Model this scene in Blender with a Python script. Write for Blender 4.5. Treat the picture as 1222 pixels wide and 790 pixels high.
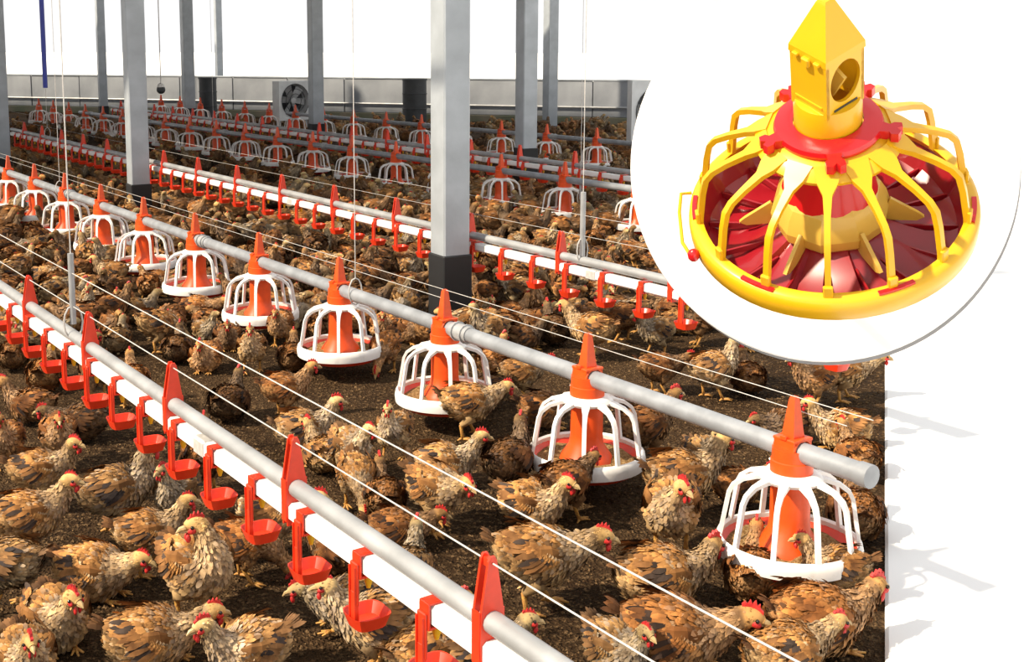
import bpy, math, random
import numpy as np
from mathutils import Vector, Matrix

for o in list(bpy.data.objects):
    bpy.data.objects.remove(o, do_unlink=True)
SC = bpy.context.scene
COL = SC.collection
RNG = random.Random(7)
NR = np.random.RandomState(11)
PI = math.pi

# ------------------------------------------------------------------ camera
F_PX, PITCH, PPX, CAM_H = 1440.0, math.radians(8.0), 528.0, 1.37
PPY = 55.0 + F_PX * math.tan(PITCH)
YAW = math.atan(528.0 / (F_PX / math.cos(PITCH)))
cam_data = bpy.data.cameras.new('camera')
cam = bpy.data.objects.new('camera', cam_data)
COL.objects.link(cam)
cam.location = (0, 0, CAM_H)
cam.rotation_euler = (PI / 2 - PITCH, 0, YAW)
cam_data.sensor_fit = 'HORIZONTAL'
cam_data.sensor_width = 36.0
cam_data.lens = 36.0 * F_PX / 1222.0
cam_data.shift_x = (611.0 - PPX) / 1222.0
cam_data.shift_y = (PPY - 395.0) / 1222.0
cam_data.clip_end = 500
SC.camera = cam

# ------------------------------------------------------------------ sky, sun, exposure
world = bpy.data.worlds.new('overcast_sky')
SC.world = world
world.use_nodes = True
bg = world.node_tree.nodes['Background']
bg.inputs['Color'].default_value = (1.0, 1.0, 1.0, 1)
bg.inputs['Strength'].default_value = 0.70

FWD = Vector((-math.sin(YAW), math.cos(YAW), 0))
RGT = Vector((math.cos(YAW), math.sin(YAW), 0))
sun_dir = (RGT * 0.70 + FWD * 0.30 + Vector((0, 0, -0.67))).normalized()
sd = bpy.data.lights.new('sun', 'SUN')
sd.energy = 5.0
sd.angle = math.radians(2.0)
sd.color = (1.0, 0.86, 0.66)
sun = bpy.data.objects.new('sun', sd)
COL.objects.link(sun)
sun.rotation_euler = sun_dir.to_track_quat('-Z', 'Y').to_euler()
sun.location = (-6, -4, 8)

vs = SC.view_settings
vs.view_transform = 'Standard'
vs.look = 'None'
vs.exposure = 0.55
vs.gamma = 1.0
vs.use_curve_mapping = False

# ------------------------------------------------------------------ projection helpers
_fw = np.array([-math.sin(YAW) * math.cos(PITCH), math.cos(YAW) * math.cos(PITCH), -math.sin(PITCH)])
_rt = np.array([math.cos(YAW), math.sin(YAW), 0.0])
_up = np.cross(_rt, _fw)

def at(x, y, z=0.0):
    """point at height z that the photograph shows at pixel x, y"""
    d = _fw * F_PX + _rt * (x - PPX) - _up * (y - PPY)
    t = (z - CAM_H) / d[2]
    return np.array([0, 0, CAM_H]) + t * d

def at_depth(x, y, dep):
    d = _fw + _rt * (x - PPX) / F_PX - _up * (y - PPY) / F_PX
    return np.array([0, 0, CAM_H]) + dep * d

def proj(p):
    q = np.asarray(p, float) - np.array([0, 0, CAM_H])
    d = q @ _fw
    return PPX + F_PX * (q @ _rt) / d, PPY - F_PX * (q @ _up) / d, F_PX / d

# ------------------------------------------------------------------ mesh builder
class MB:
    def __init__(self):
        self.v = []; self.f = []; self.c = []
    def add(self, verts, faces, col=None):
        n = len(self.v)
        self.v.extend([tuple(map(float, p)) for p in verts])
        self.f.extend([tuple(i + n for i in f) for f in faces])
        if col is not None:
            self.c.extend([col] * len(verts))
        return self
    def box(self, c, s, rz=0.0, bev=0.0, m=None):
        hx, hy, hz = s[0] / 2, s[1] / 2, s[2] / 2
        if bev:
            b = min(bev, hx * .9, hy * .9, hz * .9)
            vs_, fs = [], []
            prof = [(hx - b, hy), (hx, hy - b), (hx, -hy + b), (hx - b, -hy), (-hx + b, -hy), (-hx, -hy + b), (-hx, hy - b), (-hx + b, hy)]
            inn = [(hx - b, hy - b), (hx - b, hy - b), (hx - b, -hy + b), (hx - b, -hy + b), (-hx + b, -hy + b), (-hx + b, -hy + b), (-hx + b, hy - b), (-hx + b, hy - b)]
            rings = [(inn, -hz), (prof, -hz + b), (prof, hz - b), (inn, hz)]
            for pr, z in rings:
                vs_ += [(x, y, z) for x, y in pr]
            for r in range(3):
                for i in range(8):
                    j = (i + 1) % 8
                    fs.append((r * 8 + j, r * 8 + i, (r + 1) * 8 + i, (r + 1) * 8 + j))
            fs.append(tuple(range(8)))
            fs.append(tuple(range(31, 23, -1)))
        else:
            vs_ = [(x, y, z) for z in (-hz, hz) for y in (-hy, hy) for x in (-hx, hx)]
            fs = [(0, 2, 3, 1), (4, 5, 7, 6), (0, 1, 5, 4), (2, 6, 7, 3), (0, 4, 6, 2), (1, 3, 7, 5)]
        M = Matrix.Translation(Vector(c)) @ (m if m is not None else Matrix.Rotation(rz, 4, 'Z'))
        return self.add([M @ Vector(p) for p in vs_], fs)
    def tube(self, pts, rad, seg=8, closed=False, caps=True, flat=1.0, side=None):
        """sweep; rad a number or list; flat scales the second axis"""
        P = [Vector(p) for p in pts]
        n = len(P)
        rads = rad if isinstance(rad, (list, tuple)) else [rad] * n
        T = []
        for i in range(n):
            a = P[(i - 1) % n] if (closed or i > 0) else P[i]
            b = P[(i + 1) % n] if (closed or i < n - 1) else P[i]
            T.append((b - a).normalized())
        if side is None:
            ref = Vector((0, 0, 1)) if abs(T[0].z) < .9 else Vector((1, 0, 0))
            s = T[0].cross(ref).normalized()
        else:
            s = Vector(side).normalized()
        vs_, fs = [], []
        for i in range(n):
            s = (s - T[i] * s.dot(T[i]))
            s = s.normalized() if s.length > 1e-6 else T[i].orthogonal().normalized()
            u = T[i].cross(s)
            r = rads[i]
            r1, r2 = r if isinstance(r, tuple) else (r, r * flat)
            for k in range(seg):
                a = 2 * PI * k / seg + (PI / 4 if seg == 4 else 0)
                vs_.append(P[i] + s * (r1 * math.cos(a)) + u * (r2 * math.sin(a)))
        for i in range(n if closed else n - 1):
            for k in range(seg):
                j = (k + 1) % seg; i2 = (i + 1) % n
                fs.append((i * seg + k, i * seg + j, i2 * seg + j, i2 * seg + k))
        if caps and not closed:
            fs.append(tuple(range(seg - 1, -1, -1)))
            fs.append(tuple((n - 1) * seg + k for k in range(seg)))
        return self.add(vs_, fs)
    def lathe(self, prof, seg=32, m=None, close=False, fn=None):
        vs_, fs = [], []
        n = len(prof)
        for k in range(seg):
            a = 2 * PI * k / seg
            for i, (r, z) in enumerate(prof):
                zz = z + (fn(a, i, r) if fn else 0)
                p = Vector((r * math.cos(a), r * math.sin(a), zz))
                vs_.append(m @ p if m is not None else p)
        for k in range(seg):
            j = (k + 1) % seg
            for i in range(n if close else n - 1):
                i2 = (i + 1) % n
                fs.append((k * n + i, j * n + i, j * n + i2, k * n + i2))
        return self.add(vs_, fs)
    def prism(self, poly, d0, d1, m=None):
        """poly in XY, extruded in Z from d0 to d1"""
        n = len(poly)
        vs_ = [Vector((x, y, d0)) for x, y in poly] + [Vector((x, y, d1)) for x, y in poly]
        if m is not None: vs_ = [m @ p for p in vs_]
        fs = [tuple(range(n - 1, -1, -1)), tuple(range(n, 2 * n))]
        fs += [(i, (i + 1) % n, n + (i + 1) % n, n + i) for i in range(n)]
        return self.add(vs_, fs)
    def ball(self, c, r, seg=10, rings=7, m=None):
        c = Vector(c); r = Vector(r) if hasattr(r, '__len__') else Vector((r, r, r))
        vs_, fs = [], []
        for i in range(rings + 1):
            th = PI * i / rings
            for k in range(seg):
                a = 2 * PI * k / seg
                p = Vector((r.x * math.sin(th) * math.cos(a), r.y * math.sin(th) * math.sin(a), r.z * math.cos(th)))
                if m is not None: p = m @ p
                vs_.append(c + p)
        for i in range(rings):
            for k in range(seg):
                j = (k + 1) % seg
                fs.append((i * seg + k, (i + 1) * seg + k, (i + 1) * seg + j, i * seg + j))
        return self.add(vs_, fs)
    def mesh(self, name, mat, smooth=True, ang=40):
        me = bpy.data.meshes.new(name)
        me.from_pydata(self.v, [], self.f)
        if self.c and len(self.c) == len(self.v):
            ca = me.color_attributes.new('Col', 'FLOAT_COLOR', 'POINT')
            arr = np.ones((len(self.v), 4), np.float32)
            arr[:, :3] = np.array(self.c, np.float32)
            ca.data.foreach_set('color', arr.ravel())
        me.materials.append(mat)
        me.update()
        if smooth:
            me.polygons.foreach_set('use_smooth', [True] * len(me.polygons))
            if ang: me.set_sharp_from_angle(angle=math.radians(ang))
        return me

def link(name, data, parent=None, loc=(0, 0, 0), rot=(0, 0, 0)):
    o = bpy.data.objects.new(name, data)
    COL.objects.link(o)
    o.location = loc; o.rotation_euler = rot
    if parent: o.parent = parent
    return o

def tag(o, label=None, cat=None, group=None, kind=None):
    if label: o['label'] = label
    if cat: o['category'] = cat
    if group: o['group'] = group
    if kind: o['kind'] = kind
    return o

def thing(name, label, cat, loc=(0, 0, 0), rz=0.0, group=None):
    return tag(link(name, None, None, loc, (0, 0, rz)), label, cat, group)

# ------------------------------------------------------------------ materials
def mat(name, col, rough=.5, metal=0.0, spec=.5, var=0.0, scale=20.0, bump=0.0, bscale=60.0, col2=None, lo=.4, hi=.65, coat=0.0):
    m = bpy.data.materials.new(name); m.use_nodes = True
    nt = m.node_tree; b = nt.nodes['Principled BSDF']
    b.inputs['Roughness'].default_value = rough
    b.inputs['Metallic'].default_value = metal
    b.inputs['Specular IOR Level'].default_value = spec
    b.inputs['Coat Weight'].default_value = coat
    tc = nt.nodes.new('ShaderNodeTexCoord')
    no = nt.nodes.new('ShaderNodeTexNoise'); no.inputs['Scale'].default_value = scale; no.inputs['Detail'].default_value = 6
    nt.links.new(tc.outputs['Object'], no.inputs['Vector'])
    rp = nt.nodes.new('ShaderNodeValToRGB')
    rp.color_ramp.elements[0].position = lo; rp.color_ramp.elements[1].position = hi
    c2 = col2 if col2 else tuple(c * (1 - var) for c in col)
    rp.color_ramp.elements[0].color = (*c2, 1); rp.color_ramp.elements[1].color = (*col, 1)
    nt.links.new(no.outputs['Fac'], rp.inputs['Fac'])
    nt.links.new(rp.outputs['Color'], b.inputs['Base Color'])
    if bump:
        n2 = nt.nodes.new('ShaderNodeTexNoise'); n2.inputs['Scale'].default_value = bscale; n2.inputs['Detail'].default_value = 4
        nt.links.new(tc.outputs['Object'], n2.inputs['Vector'])
        bp = nt.nodes.new('ShaderNodeBump'); bp.inputs['Strength'].default_value = bump; bp.inputs['Distance'].default_value = .01
        nt.links.new(n2.outputs['Fac'], bp.inputs['Height']); nt.links.new(bp.outputs['Normal'], b.inputs['Normal'])
    return m

M_ORANGE = mat('orange_plastic', (.80, .085, .008), .38, var=.12, scale=30)
M_RED = mat('red_plastic', (.78, .045, .012), .35, var=.15, scale=30)
M_WHITE = mat('white_plastic', (.84, .82, .79), .4, var=.14, scale=25, lo=.35, hi=.5)
M_PVC = mat('white_pipe_plastic', (.86, .85, .83), .35, var=.06, scale=8)
M_GALV = mat('galvanised_pipe', (.42, .43, .44), .42, metal=.25, var=.25, scale=9, bump=.05)
M_GREYPIPE = mat('grey_feed_pipe', (.34, .36, .39), .42, metal=.2, var=.25, scale=14, bump=.05)
M_FEED = mat('feed_grain', (.40, .26, .12), .9, spec=.1, col2=(.20, .11, .04), scale=120, bump=.8, bscale=250)
M_WIRE = mat('wire_rope', (.62, .60, .57), .5, metal=.2, var=.2, scale=60)
M_STEEL = mat('painted_steel_post', (.40, .44, .48), .45, metal=.15, var=.2, scale=5, bump=.04)
M_RUBBER = mat('black_boot', (.012, .013, .015), .6, var=.4, scale=6)
M_DARK = mat('dark_grey_metal', (.05, .055, .06), .5, var=.3, scale=6)
M_FANWHITE = mat('fan_housing', (.74, .77, .78), .45, var=.15, scale=5)
M_BLUE = mat('blue_plastic_pipe', (.03, .05, .42), .4, var=.1)
M_YELLOWN = mat('yellow_nipple', (.75, .48, .02), .4)
M_YEL = mat('yellow_plastic', (.74, .41, .006), .32, var=.06, scale=12, coat=.15)
M_YEL2 = mat('pale_yellow_plastic', (.70, .45, .07), .32, var=.12, scale=12, coat=.15)
M_CRIMSON = mat('crimson_pan_plastic', (.30, .007, .015), .34, var=.15, scale=10, coat=.4)
M_CRED = mat('bright_red_plastic', (.62, .008, .012), .28, var=.06, scale=10, coat=.2)
M_BOARD = mat('white_board', (.90, .90, .90), .6, spec=.2, var=.01, scale=3)
M_BOARDSHADOW = mat('board_shadow_grey', (.30, .30, .31), .6, var=.05)
M_WALL = mat('grey_wall_panel', (.36, .38, .41), .5, var=.35, scale=.9, col2=(.20, .215, .24))
M_WALLBASE = mat('mossy_wall_foot', (.26, .22, .16), .8, col2=(.15, .16, .10), scale=2)
M_YARD = mat('pale_concrete', (.92, .92, .91), .8, spec=.1, var=.02, scale=.6)
M_COMB = mat('comb_skin', (.66, .035, .028), .5, col2=(.46, .02, .02), scale=90, bump=.25, bscale=160)
M_LEG = mat('leg_skin', (.62, .34, .07), .55, col2=(.48, .22, .06), scale=120, bump=.3, bscale=250)
M_BEAK = mat('beak_horn', (.55, .38, .17), .45, var=.3, scale=60)
M_EYE = mat('eye_dark', (.012, .008, .005), .12, var=.1, scale=50)
M_SHADE_ROOF = mat('shade_roof_sheet', (.35, .36, .37), .6, var=.1, scale=2)

def feather_mat():
    m = bpy.data.materials.new('feathers'); m.use_nodes = True
    nt = m.node_tree; b = nt.nodes['Principled BSDF']
    b.inputs['Roughness'].default_value = .78; b.inputs['Specular IOR Level'].default_value = .2
    at_ = nt.nodes.new('ShaderNodeAttribute'); at_.attribute_name = 'Col'
    oi = nt.nodes.new('ShaderNodeObjectInfo')
    mx = nt.nodes.new('ShaderNodeMix'); mx.data_type = 'RGBA'; mx.blend_type = 'MULTIPLY'; mx.inputs[0].default_value = 1
    nt.links.new(at_.outputs['Color'], mx.inputs[6]); nt.links.new(oi.outputs['Color'], mx.inputs[7])
    tc = nt.nodes.new('ShaderNodeTexCoord')
    no = nt.nodes.new('ShaderNodeTexNoise'); no.inputs['Scale'].default_value = 26; no.inputs['Detail'].default_value = 5
    no.noise_dimensions = '4D'
    ml = nt.nodes.new('ShaderNodeMath'); ml.operation = 'MULTIPLY'; ml.inputs[1].default_value = 37.0
    nt.links.new(oi.outputs['Random'], ml.inputs[0]); nt.links.new(ml.outputs[0], no.inputs['W'])
    nt.links.new(tc.outputs['Object'], no.inputs['Vector'])
    rp = nt.nodes.new('ShaderNodeValToRGB')
    rp.color_ramp.elements[0].position = .32; rp.color_ramp.elements[0].color = (.38, .33, .30, 1)
    rp.color_ramp.elements[1].position = .62; rp.color_ramp.elements[1].color = (1.08, 1.06, 1.04, 1)
    nt.links.new(no.outputs['Fac'], rp.inputs['Fac'])
    m2 = nt.nodes.new('ShaderNodeMix'); m2.data_type = 'RGBA'; m2.blend_type = 'MULTIPLY'; m2.inputs[0].default_value = 1
    nt.links.new(mx.outputs[2], m2.inputs[6]); nt.links.new(rp.outputs['Color'], m2.inputs[7])
    nt.links.new(m2.outputs[2], b.inputs['Base Color'])
    return m
M_FEATHER = feather_mat()

def litter_mat(name, c0, c1, c2):
    m = bpy.data.materials.new(name); m.use_nodes = True
    nt = m.node_tree; b = nt.nodes['Principled BSDF']
    b.inputs['Roughness'].default_value = .95; b.inputs['Specular IOR Level'].default_value = .1
    tc = nt.nodes.new('ShaderNodeTexCoord')
    big = nt.nodes.new('ShaderNodeTexNoise'); big.inputs['Scale'].default_value = 1.6; big.inputs['Detail'].default_value = 5
    fin = nt.nodes.new('ShaderNodeTexVoronoi'); fin.inputs['Scale'].default_value = 130
    fn2 = nt.nodes.new('ShaderNodeTexNoise'); fn2.inputs['Scale'].default_value = 60; fn2.inputs['Detail'].default_value = 8
    for n in (big, fin, fn2): nt.links.new(tc.outputs['Object'], n.inputs['Vector'])
    r1 = nt.nodes.new('ShaderNodeValToRGB')
    r1.color_ramp.elements[0].position = .35; r1.color_ramp.elements[0].color = (*c0, 1)
    r1.color_ramp.elements[1].position = .65; r1.color_ramp.elements[1].color = (*c1, 1)
    nt.links.new(big.outputs['Fac'], r1.inputs['Fac'])
    r2 = nt.nodes.new('ShaderNodeValToRGB')
    r2.color_ramp.elements[0].position = .52; r2.color_ramp.elements[0].color = (0, 0, 0, 1)
    r2.color_ramp.elements[1].position = .70; r2.color_ramp.elements[1].color = (1, 1, 1, 1)
    nt.links.new(fn2.outputs['Fac'], r2.inputs['Fac'])
    mx = nt.nodes.new('ShaderNodeMix'); mx.data_type = 'RGBA'; mx.inputs[7].default_value = (*c2, 1)
    nt.links.new(r2.outputs['Color'], mx.inputs[0]); nt.links.new(r1.outputs['Color'], mx.inputs[6])
    nt.links.new(mx.outputs[2], b.inputs['Base Color'])
    bp = nt.nodes.new('ShaderNodeBump'); bp.inputs['Strength'].default_value = .9; bp.inputs['Distance'].default_value = .012
    nt.links.new(fin.outputs['Distance'], bp.inputs['Height'])
    bp2 = nt.nodes.new('ShaderNodeBump'); bp2.inputs['Strength'].default_value = .8; bp2.inputs['Distance'].default_value = .02
    nt.links.new(fn2.outputs['Fac'], bp2.inputs['Height']); nt.links.new(bp.outputs['Normal'], bp2.inputs['Normal'])
    nt.links.new(bp2.outputs['Normal'], b.inputs['Normal'])
    return m
M_LITTER = litter_mat('litter', (.030, .016, .007), (.075, .043, .020), (.15, .092, .045))
M_CRUMB = mat('litter_crumbs', (.20, .125, .062), .95, spec=.1, col2=(.045, .024, .011), scale=45, lo=.38, hi=.66)

# ------------------------------------------------------------------ the house
EDGE_X = 0.066
WALL_Y = 21.0
# litter floor of the pen
gx = np.concatenate([np.linspace(-26, -6, 40, endpoint=False), np.linspace(-6, EDGE_X, 150)])
gy = np.concatenate([np.linspace(-3, 1, 12, endpoint=False), np.linspace(1, 8, 170, endpoint=False), np.linspace(8, WALL_Y, 60)])
GX, GY = np.meshgrid(gx, gy)
def bumps(x, y):
    return .006 * np.sin(x * 5.1 + 1.3 * np.sin(y * 3.7)) * np.sin(y * 4.3 + np.sin(x * 2.9)) + .003 * np.sin(x * 17 + 3 * np.sin(y * 9)) * np.sin(y * 19 + 2 * np.sin(x * 13)) - .006
GZ = bumps(GX, GY) + NR.uniform(-.0022, .0022, GX.shape)
nx, ny = len(gx), len(gy)
fl = MB()
fl.v = list(map(tuple, np.stack([GX.ravel(), GY.ravel(), GZ.ravel()], 1)))
fl.f = [(j * nx + i, j * nx + i + 1, (j + 1) * nx + i + 1, (j + 1) * nx + i) for j in range(ny - 1) for i in range(nx - 1)]
floor = tag(link('floor', fl.mesh('floor', M_LITTER, True, 0)), 'dark brown crumbly litter floor of the pen', kind='structure')

# loose crumbs of litter
N = 34000
cx = NR.uniform(-4.6, EDGE_X - .02, N * 3); cy = NR.uniform(1.5, 6.2, N * 3)
w = np.clip(1.6 - (np.hypot(cx, cy) - 2.0) / 3.2, .05, 1)
keep = NR.uniform(0, 1, N * 3) < w
cx, cy = cx[keep][:N], cy[keep][:N]
cz = bumps(cx, cy) + .001
N = len(cx)
oct_ = np.array([(1, 0, 0), (0, 1, 0), (-1, 0, 0), (0, -1, 0), (0, 0, 1)], float)
ofc = np.array([(0, 1, 4), (1, 2, 4), (2, 3, 4), (3, 0, 4)])
sz = NR.uniform(.0022, .0062, (N, 1, 1)) * np.stack([NR.uniform(.7, 1.7, N), NR.uniform(.6, 1.1, N), NR.uniform(.6, 1.2, N)], 1)[:, None, :]
an = NR.uniform(0, 2 * PI, N)
Rm = np.zeros((N, 3, 3)); Rm[:, 0, 0] = np.cos(an); Rm[:, 0, 1] = -np.sin(an); Rm[:, 1, 0] = np.sin(an); Rm[:, 1, 1] = np.cos(an); Rm[:, 2, 2] = 1
V = np.einsum('nij,nkj->nki', Rm, oct_[None] * sz) + np.stack([cx, cy, cz], 1)[:, None, :]
Fc = (ofc[None] + (np.arange(N) * 5)[:, None, None]).reshape(-1, 3)
me = bpy.data.meshes.new('litter_crumbs'); me.from_pydata(V.reshape(-1, 3), [], Fc.tolist()); me.materials.append(M_CRUMB)
tag(link('litter_crumbs', me), 'loose brown crumbs of litter scattered over the pen floor', 'litter', kind='stuff')

# pale concrete apron around the house
yd = MB().box((0, 40, -.06), (400, 400, .02))
tag(link('yard', yd.mesh('yard', M_YARD, False)), 'pale concrete yard around the house', kind='structure')
wk = MB().box((EDGE_X + 3.0, 9.0, -.02), (6.0, 26.0, .06), bev=.008)
tag(link('walkway', wk.mesh('walkway', M_YARD, False)), 'pale concrete walkway beside the pen', kind='structure')

# low wall at the far side, built of sheets
wall = tag(link('wall_back', None, None, (0, WALL_Y, 0)), 'low grey sheeted wall at the far side of the pen', kind='structure')
TOPZ = .775
link('wall_core', MB().box((-13, .06, TOPZ / 2 - .03), (26, .06, TOPZ - .06 + .06)).mesh('wall_core', M_DARK, False), wall)
pan_me = MB().box((0, 0, TOPZ / 2 + .06), (1.185, .03, TOPZ - .14), bev=.006).mesh('panel', M_WALL, False)
for i in range(22):
    link('panel', pan_me, wall, (-.6 - i * 1.2 + 0.0, RNG.uniform(-.006, .006), 0))
link('wall_foot', MB().box((-13, -.03, .06), (26, .07, .13), bev=.01).mesh('wall_foot', M_WALLBASE, False), wall)
link('top_rail', MB().box((-13, .02, TOPZ + .0), (26, .10, .03), bev=.006).mesh('top_rail', M_STEEL, False), wall)
link('mid_rail', MB().tube([(-26, -.05, .30), (0, -.05, .30)], .018).mesh('mid_rail', M_GALV), wall)

# unseen roof on the posts, added and sized to darken the deep part
ROOF_Z = 3.2
rf = MB()
rf.box((-14.6, 12.4, ROOF_Z + .15), (22.8, 12.2, .06))
tag(link('shade_roof', rf.mesh('shade_roof', M_SHADE_ROOF, False)), 'unseen grey sheet roof added to shade the deep part of the house', kind='structure')

# posts
def post(px, py, wid, boot, label, rz=.62, extra=None):
    p = at(px, py, 0)
    t = thing('steel_post', label, 'post', (p[0], p[1], 0), rz)
    c = MB().box((0, 0, (ROOF_Z + .1) / 2), (wid, wid, ROOF_Z + .1), bev=.008).mesh('shaft', M_STEEL, False)
    link('shaft', c, t)
    b = MB().box((0, 0, boot / 2), (wid + .016, wid + .016, boot), bev=.006).mesh('boot', M_RUBBER, False)
    link('boot', b, t)
    r = MB().box((0, 0, .006), (wid + .09, wid + .09, .012)).mesh('base_plate', M_DARK, False)
    link('base_plate', r, t)
    return p
PRZ = YAW + .50
posts = [
    (537, 392, .143, .375, 'big grey steel post standing in the middle behind the near feed pipe'),
    (167, 262, .148, .29, 'grey steel post with black foot between the near feed pipe and second water pipe'),
    (3, 214, .165, .23, 'grey steel post cut by the left edge of the picture'),
    (378, 173, .17, .30, 'grey steel post standing left of the big middle post, behind the second feed pipe'),
    (627, 229, .155, .42, 'grey steel post right of the big middle post, in front of the second feed pipe'),
    (226, 147, .19, .27, 'slim far grey post with black foot beside the dark panel'),
    (124, 140, .15, .22, 'slim far grey post behind the left feeders'),
    (263, 137, .13, .02, 'pale slim far post right of the dark panel'),
    (656, 152, .19, .03, 'pale far post just right of the front right post'),
]
post_xy = [post(a, b, w_, bt, lb, PRZ) for a, b, w_, bt, lb in posts]

# ------------------------------------------------------------------ pipelines
ANG = math.radians(53.0)
U = np.array([-math.sin(ANG), math.cos(ANG), 0]); NN = np.array([math.cos(ANG), math.sin(ANG), 0])
def line(n, ang=53.0, n_ref=0.0):
    a = math.radians(ang)
    u = np.array([-math.sin(a), math.cos(a), 0])
    return NN * n + U * n_ref, u, n_ref
def lp(L, t, z=0.0, off=0.0):
    o, u, r = L
    p = o + u * (t - r) + np.array([-u[1], u[0], 0]) * (-off)
    return (p[0], p[1], z)
def edge_t(L, x):
    o, u, r = L
    return r + (x - o[0]) / u[0]
LN_D1 = line(1.075)
LN_F1 = line(2.335)
LN_D2 = line(3.335)
LN_F2 = line(5.76, 54.5, 7.0)
LN_D3 = line(6.02, 53.5, 7.0)
LN_F3 = line(8.38, 57.0, 11.0)
Z_FP, Z_WP, Z_GP = .365, .395, .445    # feed pipe, water pipe, support pipe

_ON = 'zeroth first second third fourth fifth sixth seventh eighth ninth tenth eleventh twelfth thirteenth fourteenth fifteenth sixteenth seventeenth eighteenth nineteenth'.split()
_TN = {2: 'twent', 3: 'thirt', 4: 'fort', 5: 'fift', 6: 'sixt', 7: 'sevent', 8: 'eight', 9: 'ninet'}
def ordinal(n):
    if n < 20: return _ON[n]
    return _TN[n // 10] + ('ieth' if n % 10 == 0 else 'y-' + _ON[n % 10])

def heading(L):
    return math.atan2(L[1][1], L[1][0])

purlins = MB()
def feed_pipe(L, t0, t1, label, rad=.026):
    t = thing('feed_pipe', label, 'pipe', lp(L, t0, 0), heading(L))
    ln = t1 - t0
    link('tube', MB().tube([(0, 0, Z_FP), (ln, 0, Z_FP)], rad, 16).mesh('tube', M_GREYPIPE), t)
    link('end_cap', MB().tube([(-.004, 0, Z_FP), (.03, 0, Z_FP)], rad + .003, 16).mesh('end_cap', M_GREYPIPE), t)
    cm = MB().tube([(-.05, 0, Z_FP), (.05, 0, Z_FP)], rad + .004, 16).tube([(-.03, 0, Z_FP), (-.024, 0, Z_FP)], rad + .010, 12).tube([(.024, 0, Z_FP), (.03, 0, Z_FP)], rad + .010, 12).mesh('coupling', M_GALV)
    k = 1.72
    while k < ln:
        link('coupling', cm, t, (k, 0, 0)); k += 2.4
    return t

def hang_line(name, L, t, zlow, label, sleeve=None):
    """wire dropping from the roof purlins to a pipe"""
    p = lp(L, t)
    o = thing(name, label, 'wire', (p[0], p[1], 0), heading(L))
    link('wire', MB().tube([(0, 0, zlow + .10), (0, 0, 3.02)], .0022, 6).mesh('wire', M_WIRE), o)
    lo = [(0, .03 * math.sin(a) , zlow + .045 + .055 * math.cos(a)) for a in np.linspace(0, 2 * PI, 13)[:-1]]
    link('loop', MB().tube(lo, .003, 6, closed=True).mesh('loop', M_WIRE), o)
    if sleeve:
        z0, z1, r, m = sleeve
        link('sleeve', MB().tube([(0, 0, z0), (0, 0, z1)], r, 10).mesh('sleeve', m), o)
    return o

feed_pipe(LN_F1, edge_t(LN_F1, EDGE_X - .05), 11.2, 'thick grey feed pipe carrying the nearest row of white-caged feeders')
feed_pipe(LN_F2, edge_t(LN_F2, EDGE_X - .05), 18.6, 'grey feed pipe carrying the second row of feeders')
feed_pipe(LN_F3, edge_t(LN_F3, EDGE_X - .05), 16.6, 'grey feed pipe carrying the farthest row of feeders by the back wall')

def wire(name, L, t0, t1, z, off, label, r=.0016):
    a = lp(L, t0, 0, off)
    t = tag(link(name, MB().tube([(0, 0, z), ((t1 - t0) / 2, 0, z - .004), (t1 - t0, 0, z)], r, 6).mesh(name, M_WIRE), None, a, (0, 0, heading(L))), label, 'wire')
    return t
def edge_wire_t(L): return edge_t(L, EDGE_X - .05)
T1 = edge_t(LN_D1, -.02)
wire('guard_wire', LN_D1, -.3, 9, .546, 0, 'thin pale wire running along the red bracket tips of the near water pipe')
wire('guard_wire', LN_D1, -.3, 9, .655, 0, 'thin pale wire stretched highest above the near water pipe')
wire('guard_wire', LN_F1, edge_wire_t(LN_F1), 11, .502, 0, 'thin wire touching the orange feeder tips of the near feed pipe', .0012)
wire('guard_wire', LN_F1, edge_wire_t(LN_F1) + .1, 11, .455, .035, 'thin wire just above the near grey feed pipe', .0012)
wire('guard_wire', LN_D2, edge_wire_t(LN_D2), 14, .555, .0, 'thin wire above the second water pipe', .001)
wire('guard_wire', LN_D2, edge_wire_t(LN_D2), 14, .645, .0, 'uppermost thin wire above the second water pipe', .001)

# ---- water lines
def bracket_mesh():
    """triangular red hanger holding both pipes; pipe axis along X, centred at x = 0"""
    m = MB()
    out = [(-.021, Z_WP - .030), (.021, Z_WP - .030), (.023, Z_WP + .012), (.021, Z_GP + .02), (.008, .560), (.004, .568), (-.004, .568), (-.008, .560), (-.021, Z_GP + .02), (-.023, Z_WP + .012)]
    R = Matrix.Rotation(PI / 2, 4, 'X') @ Matrix.Rotation(PI / 2, 4, 'Y')
    # outline lies in the plane across the pipe, two plates
    Rm_ = Matrix(((0, 0, 1, 0), (1, 0, 0, 0), (0, 1, 0, 0), (0, 0, 0, 1)))
    for x in (-.010, .010):
        o2 = [(p[0] * 1.05, p[1] - (.012 if p[1] > .5 else 0)) for p in out]
        m.prism(o2, x - .0025, x + .0025, Rm_)
    m.box((0, .0235, (Z_WP + Z_GP) / 2), (.022, .003, .09))
    m.box((0, -.0235, (Z_WP + Z_GP) / 2), (.022, .003, .09))
    m.box((0, 0, .544), (.022, .010, .014))
    return m.mesh('bracket', M_RED, False)
BR = bracket_mesh()

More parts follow.
